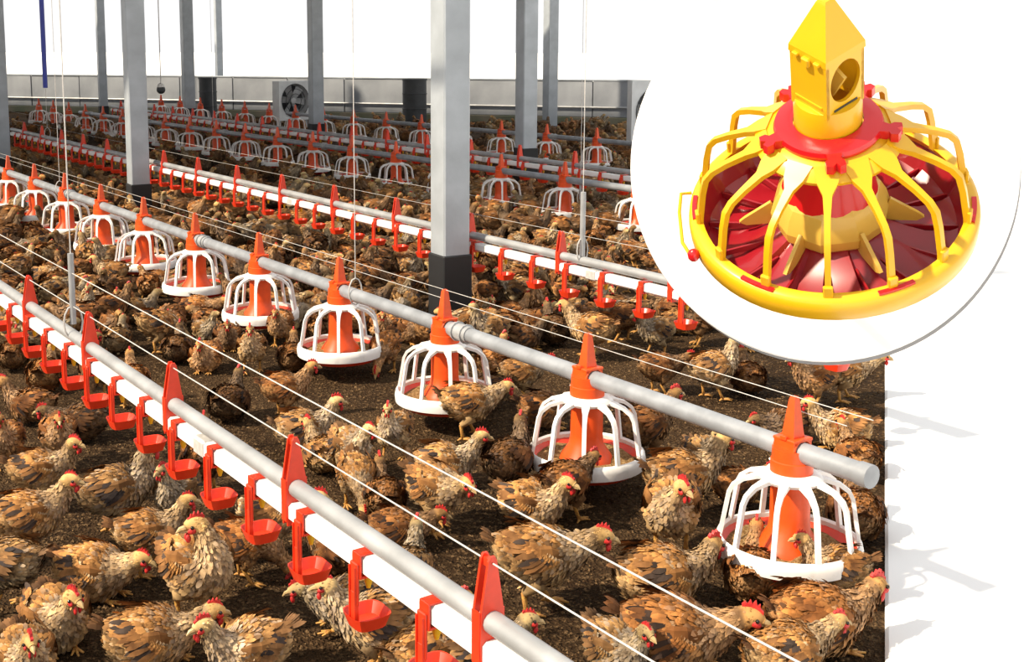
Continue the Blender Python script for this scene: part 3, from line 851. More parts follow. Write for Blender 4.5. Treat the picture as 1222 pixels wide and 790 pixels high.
def bird_template(pose, sit=False, turn=0.0, seed=0, nf=1150, lod=0):
    r = np.random.RandomState(seed)
    dz = -.062 if sit else 0.0
    fat = 1.10 if sit else 1.04
    fw = 1.28 if sit else 1.13
    P = POSES[pose]
    rows = [(x, 0, z, w_ * fw, h * fat) for x, z, w_, h in rot_trunk(math.radians({'tall': 12, 'alert': 5, 'low': 2, 'peck': -8}[pose]), dz)]
    nb = (P['neck'][0][0], P['neck'][0][1] + dz)
    for i, (x, z, w_, h) in enumerate(P['neck']):
        f = min(1, i / 2.5)
        a = math.radians(turn) * f
        dx = x - nb[0]
        rows.append((nb[0] + dx * math.cos(a) , dx * math.sin(a), z + dz if pose != 'peck' or not sit else max(z + dz * .4, .02), w_ * (1.06 if i < 4 else 1), h * (1.06 if i < 4 else 1)))
    n_sp, n_r = (34, 18) if lod == 0 else (18, 10)
    sp = cat(rows, n_sp)
    C = sp[:, :3]; Wd = sp[:, 3]; Hh = sp[:, 4]
    T = np.gradient(C, axis=0); T /= np.linalg.norm(T, axis=1)[:, None]
    side = np.array([0, 1.0, 0]); sides = []; ups = []
    for i in range(n_sp):
        side = side - T[i] * side.dot(T[i]); side /= np.linalg.norm(side)
        sides.append(side.copy()); ups.append(np.cross(T[i], side))
    sides = np.array(sides); ups = np.array(ups)
    def surf(u, v):
        i = min(int(u), n_sp - 2); t = u - i
        def l(A): return A[i] * (1 - t) + A[i + 1] * t
        c, w_, h, s_, u_, tt = l(C), l(Wd), l(Hh), l(sides), l(ups), l(T)
        n_ = s_ * math.cos(v) + u_ * math.sin(v)
        return c + s_ * w_ * math.cos(v) + u_ * h * math.sin(v), n_, tt
    uh = n_sp * 9.2 / 11.0                             # where the head starts
    def zone(u, v):
        f = u / (n_sp - 1); up = math.sin(v)
        if f > .80: c = C_HEAD
        elif f > .52: c = C_NECK * (1 - (f - .52) / .28 * .3) + C_HEAD * ((f - .52) / .28 * .3)
        elif up > .2: c = C_BACK
        elif up > -.35: c = C_BACK * .45 + C_BREAST * .55
        else: c = C_BREAST
        if f < .12: c = c * .6 + C_DARK * .4
        return c
    b = MB()
    vs_, cs = [], []
    for i in range(n_sp):
        for k in range(n_r):
            v = 2 * PI * k / n_r
            p, _, _ = surf(i, v)
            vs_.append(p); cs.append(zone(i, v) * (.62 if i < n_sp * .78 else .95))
    fs = [(i * n_r + k, (i + 1) * n_r + k, (i + 1) * n_r + (k + 1) % n_r, i * n_r + (k + 1) % n_r) for i in range(n_sp - 1) for k in range(n_r)]
    fs = [f[::-1] for f in fs]
    fs.append(tuple(range(n_r))); fs.append(tuple((n_sp - 1) * n_r + k for k in range(n_r - 1, -1, -1)))
    b.add(vs_, fs); b.c = cs
    # thighs belong to the body
    legs = []
    for s in (-1, 1):
        y = s * .034
        if not sit:
            st = s * .016 * (1 if seed % 2 else -1)
            hip = (-.005 + st * .3, y * .9, .105); knee = (.012 + st * .6, y * 1.15, .078); hock = (-.012 + st, y * 1.1, .056); foot = (.004 + st * 1.6, y * 1.1, .006)
            m_ = MB().tube([hip, knee, hock], [.030, .024, .0095], 10)
            n0 = len(b.v)
            b.add(m_.v, m_.f); b.c += [tuple(C_BREAST * .8)] * len(m_.v)
            lm = MB().tube([tuple(np.array(hock) * .8 + np.array(knee) * .2), hock, tuple(np.array(hock) * .5 + np.array(foot) * .5), foot], [.0075, .0068, .0056, .0065], 8)
            for a, ln in ((-.5, .036), (0, .044), (.5, .036), (PI - .3 * s, .020)):
                e = (foot[0] + ln * math.cos(a), foot[1] + ln * math.sin(a), .0035)
                md = (foot[0] + ln * .5 * math.cos(a), foot[1] + ln * .5 * math.sin(a), .0085)
                lm.tube([(foot[0], foot[1], .008), md, e], [.0055, .0045, .0022], 6)
            legs.append(lm)
        else:
            lm = MB()
            foot = (.058, s * .030, .006)
            lm.tube([(-.01, s * .03, .014), (foot[0], foot[1], .010)], .006, 6)
            for a, ln in ((-.5, .030), (0, .038), (.5, .030)):
                lm.tube([(foot[0], foot[1], .008), (foot[0] + ln * math.cos(a), foot[1] + ln * math.sin(a), .0035)], [.005, .0022], 6)
            legs.append(lm)
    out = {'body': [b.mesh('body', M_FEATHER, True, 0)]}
    # feather leaf
    def leaf(m, p, d, nrm, L, W, col, curl=.12):
        sd_ = np.cross(d, nrm); ln_ = np.linalg.norm(sd_)
        if ln_ < 1e-6: return
        sd_ /= ln_
        a = p; mid = p + d * L * .5 + nrm * L * curl * .5; tip = p + d * L - nrm * L * curl * .3
        q = p + d * L * .82 + nrm * L * curl * .15
        vv = [a - sd_ * W * .22, a + sd_ * W * .22, mid - sd_ * W * .5, mid + sd_ * W * .5, q - sd_ * W * .33, q + sd_ * W * .33, tip]
        m.v.extend([tuple(map(float, z_)) for z_ in vv]); n = len(m.v) - 7
        m.f.extend([(n, n + 1, n + 3, n + 2), (n + 2, n + 3, n + 5, n + 4), (n + 4, n + 5, n + 6)])
        col = np.clip(col, 0, 1)
        m.c.extend([tuple(col * .72)] * 2 + [tuple(col)] * 2 + [tuple(np.clip(col * 1.1, 0, 1))] * 3)
    pl = MB()
    rel_max = max(np.linalg.norm(C[i + 1] - C[i]) * np.hypot(Wd[i], Hh[i]) for i in range(n_sp - 1))
    # all feathers at once: sample the surface, lay each leaf along it, towards the tail
    n = int(nf * 2.0)
    f = r.uniform(.02, .93, n); u = f * (n_sp - 1); v = r.uniform(0, 2 * PI, n)
    def vsurf(u):
        ii = np.minimum(u.astype(int), n_sp - 2); t = (u - ii)
        def l(A): return A[ii] * (1 - t if A.ndim == 1 else (1 - t)[:, None]) + A[ii + 1] * (t if A.ndim == 1 else t[:, None])
        c, w_, h, s_, u_ = l(C), l(Wd), l(Hh), l(sides), l(ups)
        cv, sv = np.cos(v)[:, None], np.sin(v)[:, None]
        return c + s_ * w_[:, None] * cv + u_ * h[:, None] * sv, s_ * cv + u_ * sv
    p, n_ = vsurf(u)
    ds = vsurf(np.maximum(u - .6, 0))[0] - p
    dl = np.linalg.norm(ds, axis=1)
    rel = dl / .6 * np.hypot(Wd, Hh)[u.astype(int)]
    ok = (r.uniform(0, 1, n) <= rel / rel_max + np.where(f < .75, .18, .45)) & (p[:, 2] > .012)
    f, u, v, p, n_, ds, dl = f[ok], u[ok], v[ok], p[ok], n_[ok], ds[ok], dl[ok]
    n = len(f)
    d = ds / (dl[:, None] + 1e-9)
    n_ = n_ - d * np.sum(n_ * d, 1)[:, None]; n_ /= np.linalg.norm(n_, axis=1)[:, None]
    lift = np.where(f < .8, r.uniform(.02, .40, n), r.uniform(0, .15, n))[:, None]
    d = d * np.cos(lift) + n_ * np.sin(lift) + r.normal(0, .16, (n, 3))
    d[:, 2] -= np.where(f < .52, .25 * (1 - np.abs(np.sin(v)) * .5), 0)
    d /= np.linalg.norm(d, axis=1)[:, None]
    L = np.where(f < .5, .021, np.where(f < .78, .017, .008)) * r.uniform(.65, 1.35, n) * (1 if lod == 0 else 1.5)
    L = L[:, None]; W = L * r.uniform(.34, .55, (n, 1))
    up = np.sin(v)[:, None]; fx = f[:, None]
    k = np.clip((fx - .52) / .28 * .3, 0, .3)
    c = np.where(fx > .80, C_HEAD, np.where(fx > .52, C_NECK * (1 - k) + C_HEAD * k, np.where(up > .2, C_BACK, np.where(up > -.35, C_BACK * .45 + C_BREAST * .55, C_BREAST))))
    c = np.where(fx < .12, c * .6 + C_DARK * .4, c) * r.uniform(.62, 1.25, (n, 1))
    q = r.uniform(0, 1, (n, 1))
    c = np.where((fx < .55) & (q < .10), c * .35 + C_DARK * .65, np.where((fx > .36) & (fx < .72) & (q < .24), c * .45 + C_GREY * r.uniform(.5, .9, (n, 1)), np.where(q > .88, c * .6 + np.array((.62, .52, .40)) * .4, c)))
    c = np.clip(c, 0, 1)
    sv_ = np.cross(d, n_); sv_ /= np.linalg.norm(sv_, axis=1)[:, None] + 1e-9
    a0 = p - n_ * .002; cu = .12
    mid = a0 + d * L * .5 + n_ * L * cu * .5; tip = a0 + d * L - n_ * L * cu * .3; qq = a0 + d * L * .82 + n_ * L * cu * .15
    VV = np.stack([a0 - sv_ * W * .22, a0 + sv_ * W * .22, mid - sv_ * W * .5, mid + sv_ * W * .5, qq - sv_ * W * .33, qq + sv_ * W * .33, tip], 1)
    ct = np.clip(c * 1.1, 0, 1)
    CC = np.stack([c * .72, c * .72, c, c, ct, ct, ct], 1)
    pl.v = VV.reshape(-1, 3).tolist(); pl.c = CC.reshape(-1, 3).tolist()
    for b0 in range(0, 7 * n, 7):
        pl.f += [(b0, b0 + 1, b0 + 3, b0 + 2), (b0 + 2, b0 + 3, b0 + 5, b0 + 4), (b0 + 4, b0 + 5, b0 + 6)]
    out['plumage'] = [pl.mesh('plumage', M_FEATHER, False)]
    # folded wings
    def on_body(xf, ang, s):
        u = xf * (n_sp - 1)
        p, n_, tt = surf(u, PI / 2 - s * ang)
        return p, n_, tt
    for s in (1, -1):
        w_ = MB()
        for row, (f0, f1, cnt, L, Wf, c) in enumerate(((.40, .20, 12, .050, .013, C_DARK * .4 + C_WING * .6), (.43, .24, 13, .038, .013, C_WING), (.46, .28, 13, .027, .012, C_BACK), (.48, .32, 13, .021, .011, C_BACK), (.50, .36, 10, .017, .010, C_NECK))):
            for k in range(cnt):
                t = k / (cnt - 1)
                f = f0 * (1 - t) + f1 * t
                ang = .62 + 1.05 * (t if row < 3 else t * .8)
                p, n_, tt = on_body(f, 1.95 - ang * .75, s)
                p = p + n_ * (.012 - row * .0003 + .002 * t)
                d = -tt * 1.0 + np.array((0, 0, -.30 - .18 * (1 - t))) + r.normal(0, .07, 3); d /= np.linalg.norm(d)
                cc = c * r.uniform(.7, 1.25)
                if row < 2 and r.uniform() < .28: cc = C_DARK * r.uniform(.8, 1.6)
                leaf(w_, p, d, n_, L * r.uniform(.85, 1.15), Wf, cc, .06)
        # wing pad under the feathers so the wing has body
        pts, rr = [], []
        for f, rad in ((.50, .006), (.44, .020), (.36, .024), (.27, .019), (.18, .006)):
            p, n_, tt = on_body(f, 1.28, s)
            pts.append(tuple(p - n_ * .002)); rr.append((rad * 1.25, rad * .50))
        n0 = len(w_.v)
        pd = MB().tube(pts, rr, 10, side=(0, 0, 1))
        w_.add(pd.v, pd.f); w_.c += [tuple(C_WING * .6)] * len(pd.v)
        out.setdefault('wing', []).append(w_.mesh('wing', M_FEATHER, False))
    tl = MB()
    p, n_, tt = surf(1.0, PI / 2)
    base = C[1]
    for k in range(11):
        a = (k - 5) / 5.0
        d = -T[0] + np.array((0, a * .45, .30 - abs(a) * .30)) + r.normal(0, .05, 3); d /= np.linalg.norm(d)
        leaf(tl, base + np.array((0, a * .014, .004 - .004 * abs(a))), d, np.array((0, a * .8, 1.0)) / np.linalg.norm((0, a * .8, 1)), .044 * r.uniform(.8, 1.15), .014, (C_DARK * .6 + C_WING * .4) * r.uniform(.5, 1.3))
    out['tail'] = [tl.mesh('tail', M_FEATHER, False)]
    # head parts in the head frame
    hc = C[-1] * .22 + sp[int(n_sp * 9 / 11), :3] * .78
    hd = math.radians(turn); pit = math.radians(P['hp'])
    fwd = Vector((math.cos(hd) * math.cos(pit), math.sin(hd) * math.cos(pit), math.sin(pit)))
    sdv = Vector((-math.sin(hd), math.cos(hd), 0)); upv = fwd.cross(sdv)
    HF = Matrix((fwd, sdv, upv)).transposed().to_4x4(); HF.translation = Vector(hc)
    big = (.80 + .25 * (seed % 3) / 2) * (.6 if lod else 1)
    prof = [(-.019, .014), (-.024, .022), (-.019, .030), (-.013, .026), (-.010, .037), (-.004, .029), (.001, .039), (.006, .029), (.011, .034), (.014, .025), (.021, .022), (.023, .013), (.010, .010), (-.008, .011)]
    cb = MB().prism([(x * big, .012 + (z - .012) * big) for x, z in prof], -.0035, .0035, HF @ Matrix.Rotation(PI / 2, 4, 'X'))
    out['comb'] = [cb.mesh('comb', M_COMB, False)]
    wt_ = MB()
    for s in (-1, 1):
        wt_.ball(HF @ Vector((.020, s * .006, -.020)), (.006, .0035, .0115 * big), 8, 6, HF.to_3x3().to_4x4())
        wt_.ball(HF @ Vector((.012, s * .0155, -.002)), (.010, .0035, .0070), 8, 6, HF.to_3x3().to_4x4())
    out['wattle'] = [wt_.mesh('wattle', M_COMB, True, 0)]
    bk = MB().tube([HF @ Vector((.022, 0, .002)), HF @ Vector((.034, 0, .001)), HF @ Vector((.043, 0, -.005))], [(.0075, .0075), (.0055, .0055), (.0012, .0016)], 8)
    bk.tube([HF @ Vector((.022, 0, -.005)), HF @ Vector((.037, 0, -.006))], [(.006, .004), (.0015, .0012)], 8)
    out['beak'] = [bk.mesh('beak', M_BEAK)]
    for s in (-1, 1):
        out.setdefault('eye', []).append(MB().ball(HF @ Vector((.012, s * .0185, .006)), .0042, 8, 6).mesh('eye', M_EYE, True, 0))
    for lm in legs: out.setdefault('leg', []).append(lm.mesh('leg', M_LEG, True, 0))
    return out

TPL = {}
def tpl(key):
    if key not in TPL:
        pose, sit, turn, seed, lod = key
        TPL[key] = bird_template(pose, sit, turn, seed + 3, 2700 if lod == 0 else 420, lod)
    return TPL[key]
TONES = {'o': (1.05, 1.0, .92), 'p': (1.12, 1.16, 1.22), 'b': (.62, .50, .42), 'g': (.80, .86, .95), 'd': (.40, .36, .36), 'r': (.92, .74, .60)}
def bird(x, y, head, key, tone, label, group=None, size=1.0, full=True, jit=0.0):
    p = (x, y, 0)
    t = thing('chicken', label, 'chicken', p, head, group)
    size *= .86
    t.scale = (size, size, size)
    tc = TONES[tone]; q = RNG.uniform(.85, 1.12)
    col = (tc[0] * q, tc[1] * q, tc[2] * q, 1)
    D = tpl(key)
    for nm, ms in D.items():
        if not full and nm in ('eye', 'beak', 'wattle'): continue
        for m_ in ms:
            o = link(nm, m_, t); o.color = col
    return t
IMG = YAW                                              # heading 0 = towards the right of the picture
K = {'T': ('tall', False), 'A': ('alert', False), 'L': ('low', False), 'P': ('peck', False), 's': ('alert', True), 'l': ('low', True), 'q': ('peck', True), 't': ('tall', True)}
BIRDS = [
    # px, py (where it stands), heading, pose, head turn, tone, size, label
    (68, 768, 300, 's', 20, 'o', 1.10, 'plump ochre chicken sitting face-on with big red comb, bottom left corner'),
    (112, 712, 345, 'l', 0, 'o', 1.12, 'ochre chicken crouching sideways just above the plump sitting one at bottom left'),
    (36, 668, 20, 'A', -25, 'o', 1.12, 'ochre chicken at left edge with bright red face turned right'),
    (50, 606, 5, 'A', -20, 'o', 1.05, 'ochre chicken with tall red comb, upper of the two at the left edge'),
    (140, 640, 20, 'T', -10, 'g', 1.2, 'upright greyish chicken standing alone on bare litter at left'),
    (212, 632, 262, 'T', -20, 'g', .98, 'small greyish chicken facing front with dark red comb right of the upright one'),
    (238, 742, 310, 'T', -105, 'o', 1.30, 'tall ochre rooster with big red comb looking back left'),
    (178, 684, 10, 'A', 0, 'o', 1.0, 'chicken half hidden behind the tall rooster, pale head looking right'),
    (292, 694, 0, 'P', 0, 'r', .95, 'chicken bending its red head down right of the tall rooster'),
    (325, 662, 0, 'L', 0, 'p', 1.05, 'pale fluffy chicken under the orange cup with head towards the pipe'),
    (242, 590, 95, 'T', 0, 'b', 1.02, 'brown chicken seen from behind under the drinking cup'),
    (180, 796, 5, 'l', 15, 'o', 1.14, 'ochre chicken lying along the bottom edge, head to the right'),
    (300, 806, 215, 's', 0, 'p', 1.05, 'pale-headed chicken at the bottom edge looking left'),
    (28, 814, 300, 's', 0, 'o', 1.0, 'chicken cut by the bottom left corner, only its back and comb showing'),
    (12, 726, 170, 'L', 0, 'g', 1.05, 'grey chicken cut by the left edge below the bright red-faced one'),
    (8, 562, 280, 'T', 0, 'r', .95, 'reddish chicken facing front at the very left edge'),
    (72, 556, 290, 'A', 0, 'r', .98, 'chicken with red face beside stretched yellow legs at left'),
    (98, 524, 185, 'l', 0, 'd', 1.05, 'dark-winged chicken lying on its side at left'),
    (38, 502, 170, 's', 0, 'b', 1.05, 'brown chicken resting with head turned left near the left edge'),
    (55, 464, 92, 's', 0, 'r', 1.05, 'chicken seen from behind with dark tail, left of the near water pipe'),
    (16, 440, 100, 's', 0, 'b', 1.0, 'brown chicken at left edge below the first far cups'),
    (114, 472, 275, 'P', 0, 'b', .95, 'chicken pecking under the near water pipe at left'),
    (160, 488, 110, 'A', 0, 'r', 1.0, 'chicken behind a drinking cup showing yellow leg'),
    (85, 430, 30, 'l', 0, 'b', .95, 'brown chicken crouching beneath the farther cups of the near pipe'),
    (135, 347, 185, 'A', 0, 'o', .98, 'ochre chicken walking left near the third feeder from the far left'),
    (183, 353, 0, 'l', 0, 'b', .98, 'brown chicken lying behind the walking ochre one'),
    (145, 376, 275, 's', 0, 'r', 1.0, 'round chicken facing front beside the grey hanger rod'),
    (238, 384, 350, 'l', 0, 'r', 1.1, 'reddish chicken lying sideways in front of the fifth feeder'),
    (112, 384, 270, 'T', 0, 'g', .9, 'grey chicken right of the grey hanger rod'),
    (86, 368, 60, 's', 0, 'g', .95, 'grey chicken behind the grey hanger rod'),
    (58, 342, 330, 'l', 0, 'p', 1.0, 'pale chicken resting left of the grey hanger rod'),
    (205, 402, 275, 's', 0, 'b', .95, 'brown chicken with red comb between the two pale wires'),
    (212, 432, 95, 's', 0, 'd', 1.0, 'dark chicken seen from behind next to the near water pipe'),
    (246, 442, 268, 's', 0, 'r', 1.0, 'reddish chicken facing front with red face behind the wires'),
    (272, 416, 280, 's', 0, 'b', .95, 'brown chicken squeezed behind the front-facing pair'),
    (301, 444, 275, 'T', 0, 'o', .98, 'ochre chicken standing face-on with upright red comb under the fifth feeder'),
    (335, 414, 265, 'A', 0, 'r', .95, 'reddish chicken with head raised left of the fourth feeder'),
    (350, 442, 95, 's', 0, 'b', 1.0, 'brown chicken with its back turned below the fourth feeder'),
    (340, 498, 10, 'A', 0, 'r', 1.0, 'chicken with head up behind the pale sitting pair'),
    (362, 534, 12, 's', 0, 'p', 1.12, 'pale buff chicken sitting with red face looking right'),
    (386, 562, 125, 's', 0, 'o', .98, 'plain buff chicken seen from behind beside the pale one'),
    (274, 500, 80, 's', 0, 'd', 1.08, 'chicken with dark striped tail feathers seen from behind'),
    (420, 574, 295, 'A', 30, 'p', 1.02, 'pale chicken with orange face looking down by the upper wire'),
    (426, 606, 285, 'P', 0, 'o', .92, 'chicken pecking straight below the orange-faced pale one'),
    (470, 548, 255, 'T', 10, 'p', .95, 'small pale chicken standing face-on between wire and third feeder'),
    (558, 522, 5, 'L', 10, 'o', 1.15, 'ochre chicken with dark wing bar walking right before the third feeder'),
    (530, 578, 0, 's', 0, 'p', 1.12, 'pale chicken with head held right in front of the walking ochre one'),
    (606, 598, 60, 'A', 20, 'd', 1.15, 'dark brown chicken seen from behind between two others'),
    (634, 628, 325, 's', 0, 'o', 1.12, 'ochre chicken sitting with pink comb facing front right'),
    (674, 622, 45, 'L', 0, 'b', 1.05, 'brown chicken standing behind the pink-combed one, yellow leg showing'),
    (620, 478, 10, 'L', 0, 'o', 1.0, 'ochre chicken right of the third feeder looking right'),
    (578, 486, 178, 'q', 0, 'd', 1.02, 'dark chicken with its head inside the third feeder'),
    (588, 446, 60, 's', 0, 'r', 1.0, 'reddish chicken behind the third feeder'),
    (460, 444, 255, 'P', 0, 'r', 1.0, 'reddish chicken pecking between the third and fourth feeder'),
    (458, 404, 270, 's', 0, 'r', .98, 'reddish chicken beside the fourth feeder'),
    (490, 408, 300, 's', 0, 'b', .98, 'brown chicken just right of the fourth feeder'),
    (648, 508, 350, 'l', 0, 'b', 1.05, 'brown chicken lying left of the second feeder'),
    (520, 632, 315, 'L', -10, 'o', 1.12, 'ochre chicken bending forward with red comb in front of the bare litter'),
    (474, 654, 0, 'l', 0, 'b', .95, 'brown chicken crouching between the wires below the bending one'),
    (458, 616, 100, 's', 0, 'b', .98, 'brown chicken with its back to the viewer between the wires'),
    (640, 728, 355, 'L', 0, 'o', 1.26, 'ochre hen standing alone with yellow foot and pale red-combed head'),
    (420, 748, 190, 'l', 0, 'g', 1.02, 'grey-tailed chicken lying below the near cups'),
    (450, 800, 185, 'A', 0, 'p', 1.05, 'pale chicken at bottom edge looking left'),
    (505, 812, 40, 's', 0, 'o', 1.1, 'chicken with striped back at the bottom edge left of the nearest cup'),
    (488, 732, 80, 'A', 0, 'g', .98, 'grey-brown chicken behind the second nearest cup'),
    (408, 684, 150, 'l', 0, 'b', 1.02, 'brown chicken resting in the shade under the pipe'),
    (572, 816, 5, 's', 0, 'g', 1.02, 'dark-headed chicken below the nearest cup at the bottom edge'),
    (735, 800, 300, 's', 0, 'g', .95, 'greyish chicken at the bottom edge near the end of the pipes'),
    (786, 724, 8, 'l', 30, 'o', 1.3, 'ochre hen lying with raised grey neck and red comb left of the nearest feeder'),
    (800, 796, 345, 'l', 0, 'r', 1.35, 'reddish chicken stretched along the bottom edge below the ochre hen'),
    (935, 812, 20, 'l', 0, 'o', 1.1, 'ochre chicken cut by the bottom edge under the outspread one'),
    (972, 776, 8, 'l', 20, 'r', 1.30, 'large reddish hen with fanned wing below the nearest feeder'),
    (897, 712, 72, 's', 0, 'r', 1.05, 'brown chicken seen from behind with its head at the nearest feeder'),
    (800, 662, 255, 'A', 40, 'o', 1.22, 'ochre chicken standing face-on behind the lying ochre hen'),
    (812, 622, 10, 'A', 0, 'o', 1.25, 'long ochre chicken stretching its head right at the nearest feeder'),
    (840, 584, 285, 'T', 0, 'g', .98, 'grey chicken with orange face behind the stretching one'),
    (998, 722, 175, 'A', 0, 'o', .88, 'chicken at the walkway edge facing the large reddish hen'),
    (1020, 640, 80, 's', 0, 'b', 1.12, 'brown chicken seen from behind right of the nearest feeder'),
    (850, 476, 12, 'T', 0, 'p', 1.12, 'pale chicken with red face standing below the round board'),
    (892, 468, 90, 's', 0, 'b', 1.02, 'brown chicken right behind the pale red-faced one'),
    (786, 470, 0, 'L', 0, 'b', .98, 'chicken with bright red head crossing behind the near feed pipe'),
    (783, 424, 205, 'A', 0, 'g', 1.02, 'grey-brown chicken with yellow leg at the lower left of the round board'),
    (768, 552, 25, 'A', 0, 'b', 1.15, 'brown chicken standing right of the second feeder'),
    (972, 484, 200, 'A', 0, 'r', 1.02, 'reddish chicken standing right below the round board'),
    (1006, 478, 355, 'L', 0, 'o', 1.15, 'buff chicken lying by the walkway edge below the board'),
    (1004, 534, 170, 's', 0, 'o', 1.1, 'buff chicken resting just behind the end of the near feed pipe'),
    (1022, 566, 100, 's', 0, 'r', 1.0, 'reddish chicken by the walkway edge at the end of the near feed pipe'),
    (935, 530, 200, 'l', 0, 'd', 1.0, 'dark chicken resting behind the nearest feeder cap'),
    (705, 428, 155, 'A', 0, 'o', 1.22, 'orange-brown chicken standing tall behind the second feeder'),
    (660, 410, 100, 's', 0, 'd', 1.15, 'dark chicken resting left of the orange-brown one'),
    (742, 408, 160, 'A', 0, 'b', 1.1, 'dark brown chicken right of the orange-brown one'),
    (610, 388, 30, 's', 0, 'r', 1.0, 'reddish chicken right behind the middle post'),
    (582, 384, 280, 's', 0, 'o', .95, 'ochre chicken at the foot of the middle post'),
    (722, 372, 280, 's', 0, 'g', 1.0, 'grey-brown chicken under the second water pipe near the board'),
    (545, 480, 270, 'q', 0, 'o', .8, 'small ochre chicken reaching into the third feeder pan'),
    (692, 575, 250, 'l', 0, 'b', .95, 'brown chicken tucked under the rim of the second feeder'),
    (880, 600, 20, 'l', 0, 'r', .9, 'reddish chicken half hidden behind the cage of the nearest feeder'),
]
placed = []
grid = {}
def clear(p, d):
    while grid.get('n', 0) < len(placed):              # small spatial hash, cells of 0.4 m
        q = placed[grid.get('n', 0)]; grid.setdefault((int(q[0] // .4), int(q[1] // .4)), []).append(q); grid['n'] = grid.get('n', 0) + 1
    gx_, gy_ = int(p[0] // .4), int(p[1] // .4)
    for i in (-1, 0, 1):
        for j in (-1, 0, 1):
            for q in grid.get((gx_ + i, gy_ + j), ()):
                if (p[0] - q[0]) ** 2 + (p[1] - q[1]) ** 2 <= (d * .5 + q[2] * .5) ** 2: return False
    return True
for p in post_xy: placed.append((p[0], p[1], .30))
for bx_, by_, hd_, kk, tu, tone, size, lab in BIRDS:
    p = at(bx_, by_, 0)
    pose, sit = K[kk]
    bird(p[0], p[1], math.radians(hd_) + IMG, (pose, sit, tu, len(lab) % 2, 0), tone, lab, 'chickens in the front of the pen', size)
    placed.append((p[0], p[1], .17))
# the crowd farther back
TNAME = {'o': 'ochre', 'b': 'brown', 'r': 'reddish', 'd': 'dark', 'g': 'grey', 'p': 'pale'}
PNAME = {('alert', True): 'sitting', ('low', True): 'crouching', ('peck', True): 'sitting head-down', ('tall', True): 'sitting upright', ('alert', False): 'standing', ('low', False): 'walking', ('tall', False): 'standing upright', ('peck', False): 'pecking'}
used = set()
cand = []
for f in feeder_xy: placed.append((f[0], f[1], .30))
tries = 0
zones = [('between the near water pipe and the near feed pipe', -9, 2.335), ('between the near feed pipe and the second water pipe', 2.335, 3.335), ('between the second water pipe and the second feed pipe', 3.335, 5.76), ('between the second and the farthest feed pipe', 5.76, 8.38), ('between the farthest feed pipe and the low back wall', 8.38, 40)]
crowd = []
while tries < 60000 and len(crowd) < 900:
    tries += 1
    # sample by picture area so that the crowd stays even in the view
    dd = RNG.uniform(3.2, 20.6) if RNG.random() < .5 else RNG.uniform(3.2, 11)
    xx = RNG.uniform(-10, 1065)
    d = FWD * dd + RGT * ((xx - PPX) / F_PX * dd)
    p = (d.x, d.y)
    if p[0] > EDGE_X - .15 or p[1] > WALL_Y - .25: continue
    x, y, sc = proj((p[0], p[1], .08))
    if math.hypot(x - 985, y - 200) < 222: continue
    if y > 402: continue
    if 350 < x < 480 and 395 < y: continue
    nn = p[0] * NN[0] + p[1] * NN[1]
    sep = .165 if sc > 130 else (.205 if sc > 95 else .31)
    if not clear(p, sep): continue
    placed.append((p[0], p[1], sep)); crowd.append((sc, p, x, y, nn))
crowd.sort(key=lambda c: -c[0])
room = 300 - len(BIRDS)
keys1 = [('alert', True, 0, 0, 1), ('low', True, 0, 1, 1), ('peck', True, 20, 2, 1), ('low', True, 30, 0, 1), ('alert', False, 20, 2, 1), ('peck', False, 0, 0, 1), ('low', False, -25, 1, 1), ('tall', False, 0, 2, 1), ('tall', True, 40, 0, 1)]
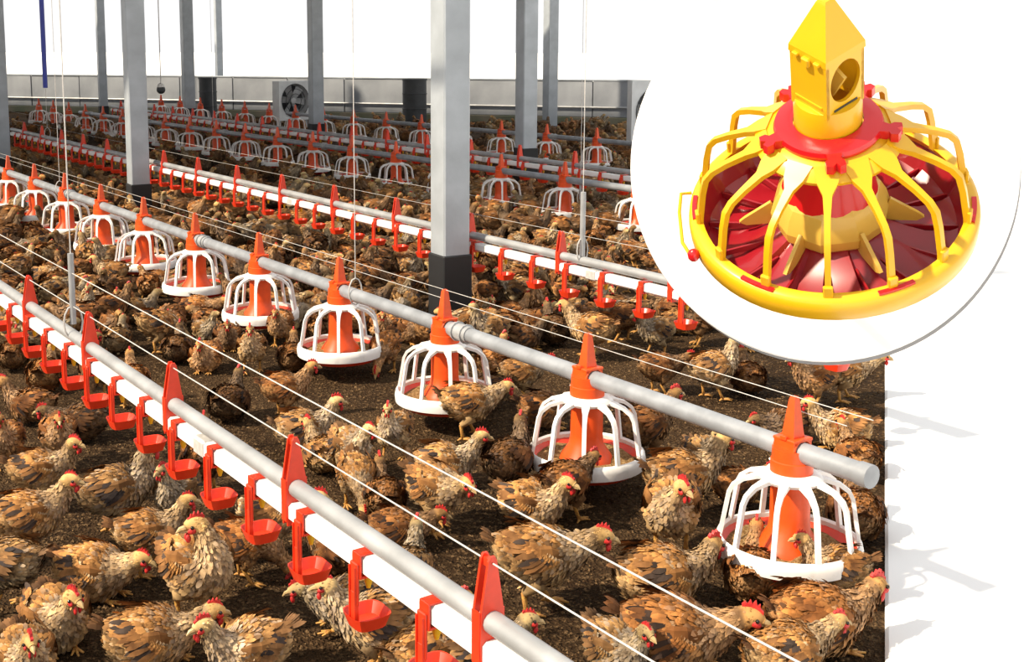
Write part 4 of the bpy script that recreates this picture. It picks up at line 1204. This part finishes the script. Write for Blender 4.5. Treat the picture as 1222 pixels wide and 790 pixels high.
for sc, p, x, y, nn in crowd[:room]:
    zn = [z for z in zones if z[1] <= nn < z[2]][0][0]
    key, tone = RNG.choice(keys1), RNG.choice('obbrddggb')
    for q, ref in sorted(feeder_ref, key=lambda f: (f[0][0] - p[0]) ** 2 + (f[0][1] - p[1]) ** 2)[:5]:
        dv = Vector((p[0] - q[0], p[1] - q[1], 0)); a, b_ = dv.dot(RGT), dv.dot(FWD)
        side = ('right of' if a > 0 else 'left of') if abs(a) > abs(b_) else ('behind' if b_ > 0 else 'in front of')
        lab = '%s chicken %s %s the %s' % (TNAME[tone], PNAME[key[:2]], side, ref)
        if lab not in used: break
    used.add(lab)
    bird(p[0], p[1], RNG.uniform(0, 2 * PI), key, tone, lab, 'chickens crowded ' + zn, RNG.uniform(.92, 1.12), False)
# the rest, too far and too many to count: one flock
fv, ff, fc = [], [], []
base = bird_template('alert', True, 0, 5, 90, 2); base2 = bird_template('alert', False, 30, 6, 90, 2)
packs = []
for bt in (base, base2):
    vv, fa, cc = [], [], []
    for nm in ('body', 'plumage', 'tail', 'comb'):
        me_ = bt[nm][0]
        n0 = len(vv)
        vv += [tuple(v.co) for v in me_.vertices]
        fa += [tuple(i + n0 for i in pl_.vertices) for pl_ in me_.polygons]
        if nm == 'comb': cc += [(.62, .035, .028)] * len(me_.vertices)
        else:
            a = np.empty(len(me_.vertices) * 4, np.float32); me_.color_attributes['Col'].data.foreach_get('color', a); cc += a.reshape(-1, 4)[:, :3].tolist()
    packs.append((np.array(vv), fa, np.array(cc)))
tot = 0
for sc, p, x, y, nn in crowd[room:]:
    vv, fa, cc = packs[RNG.random() < .4]
    a = RNG.uniform(0, 2 * PI); s = RNG.uniform(.92, 1.15)
    R2 = np.array([[math.cos(a), -math.sin(a), 0], [math.sin(a), math.cos(a), 0], [0, 0, 1]]) * s
    fv.append(vv @ R2.T + np.array([p[0], p[1], 0]))
    ff += [tuple(i + tot for i in q) for q in fa]
    tn_ = np.array(TONES[RNG.choice('obbrddggb')])
    fc.append(cc * tn_); tot += len(vv)
if fv:
    mb = MB(); mb.v = np.concatenate(fv).tolist(); mb.f = ff; mb.c = np.concatenate(fc).tolist()
    tag(link('distant_flock', mb.mesh('distant_flock', M_FEATHER, False)), 'distant flock of brown chickens filling the pen up to the low back wall', 'flock', kind='stuff')
print('birds', len(BIRDS), 'crowd', len(crowd), 'objects', len(bpy.data.objects))
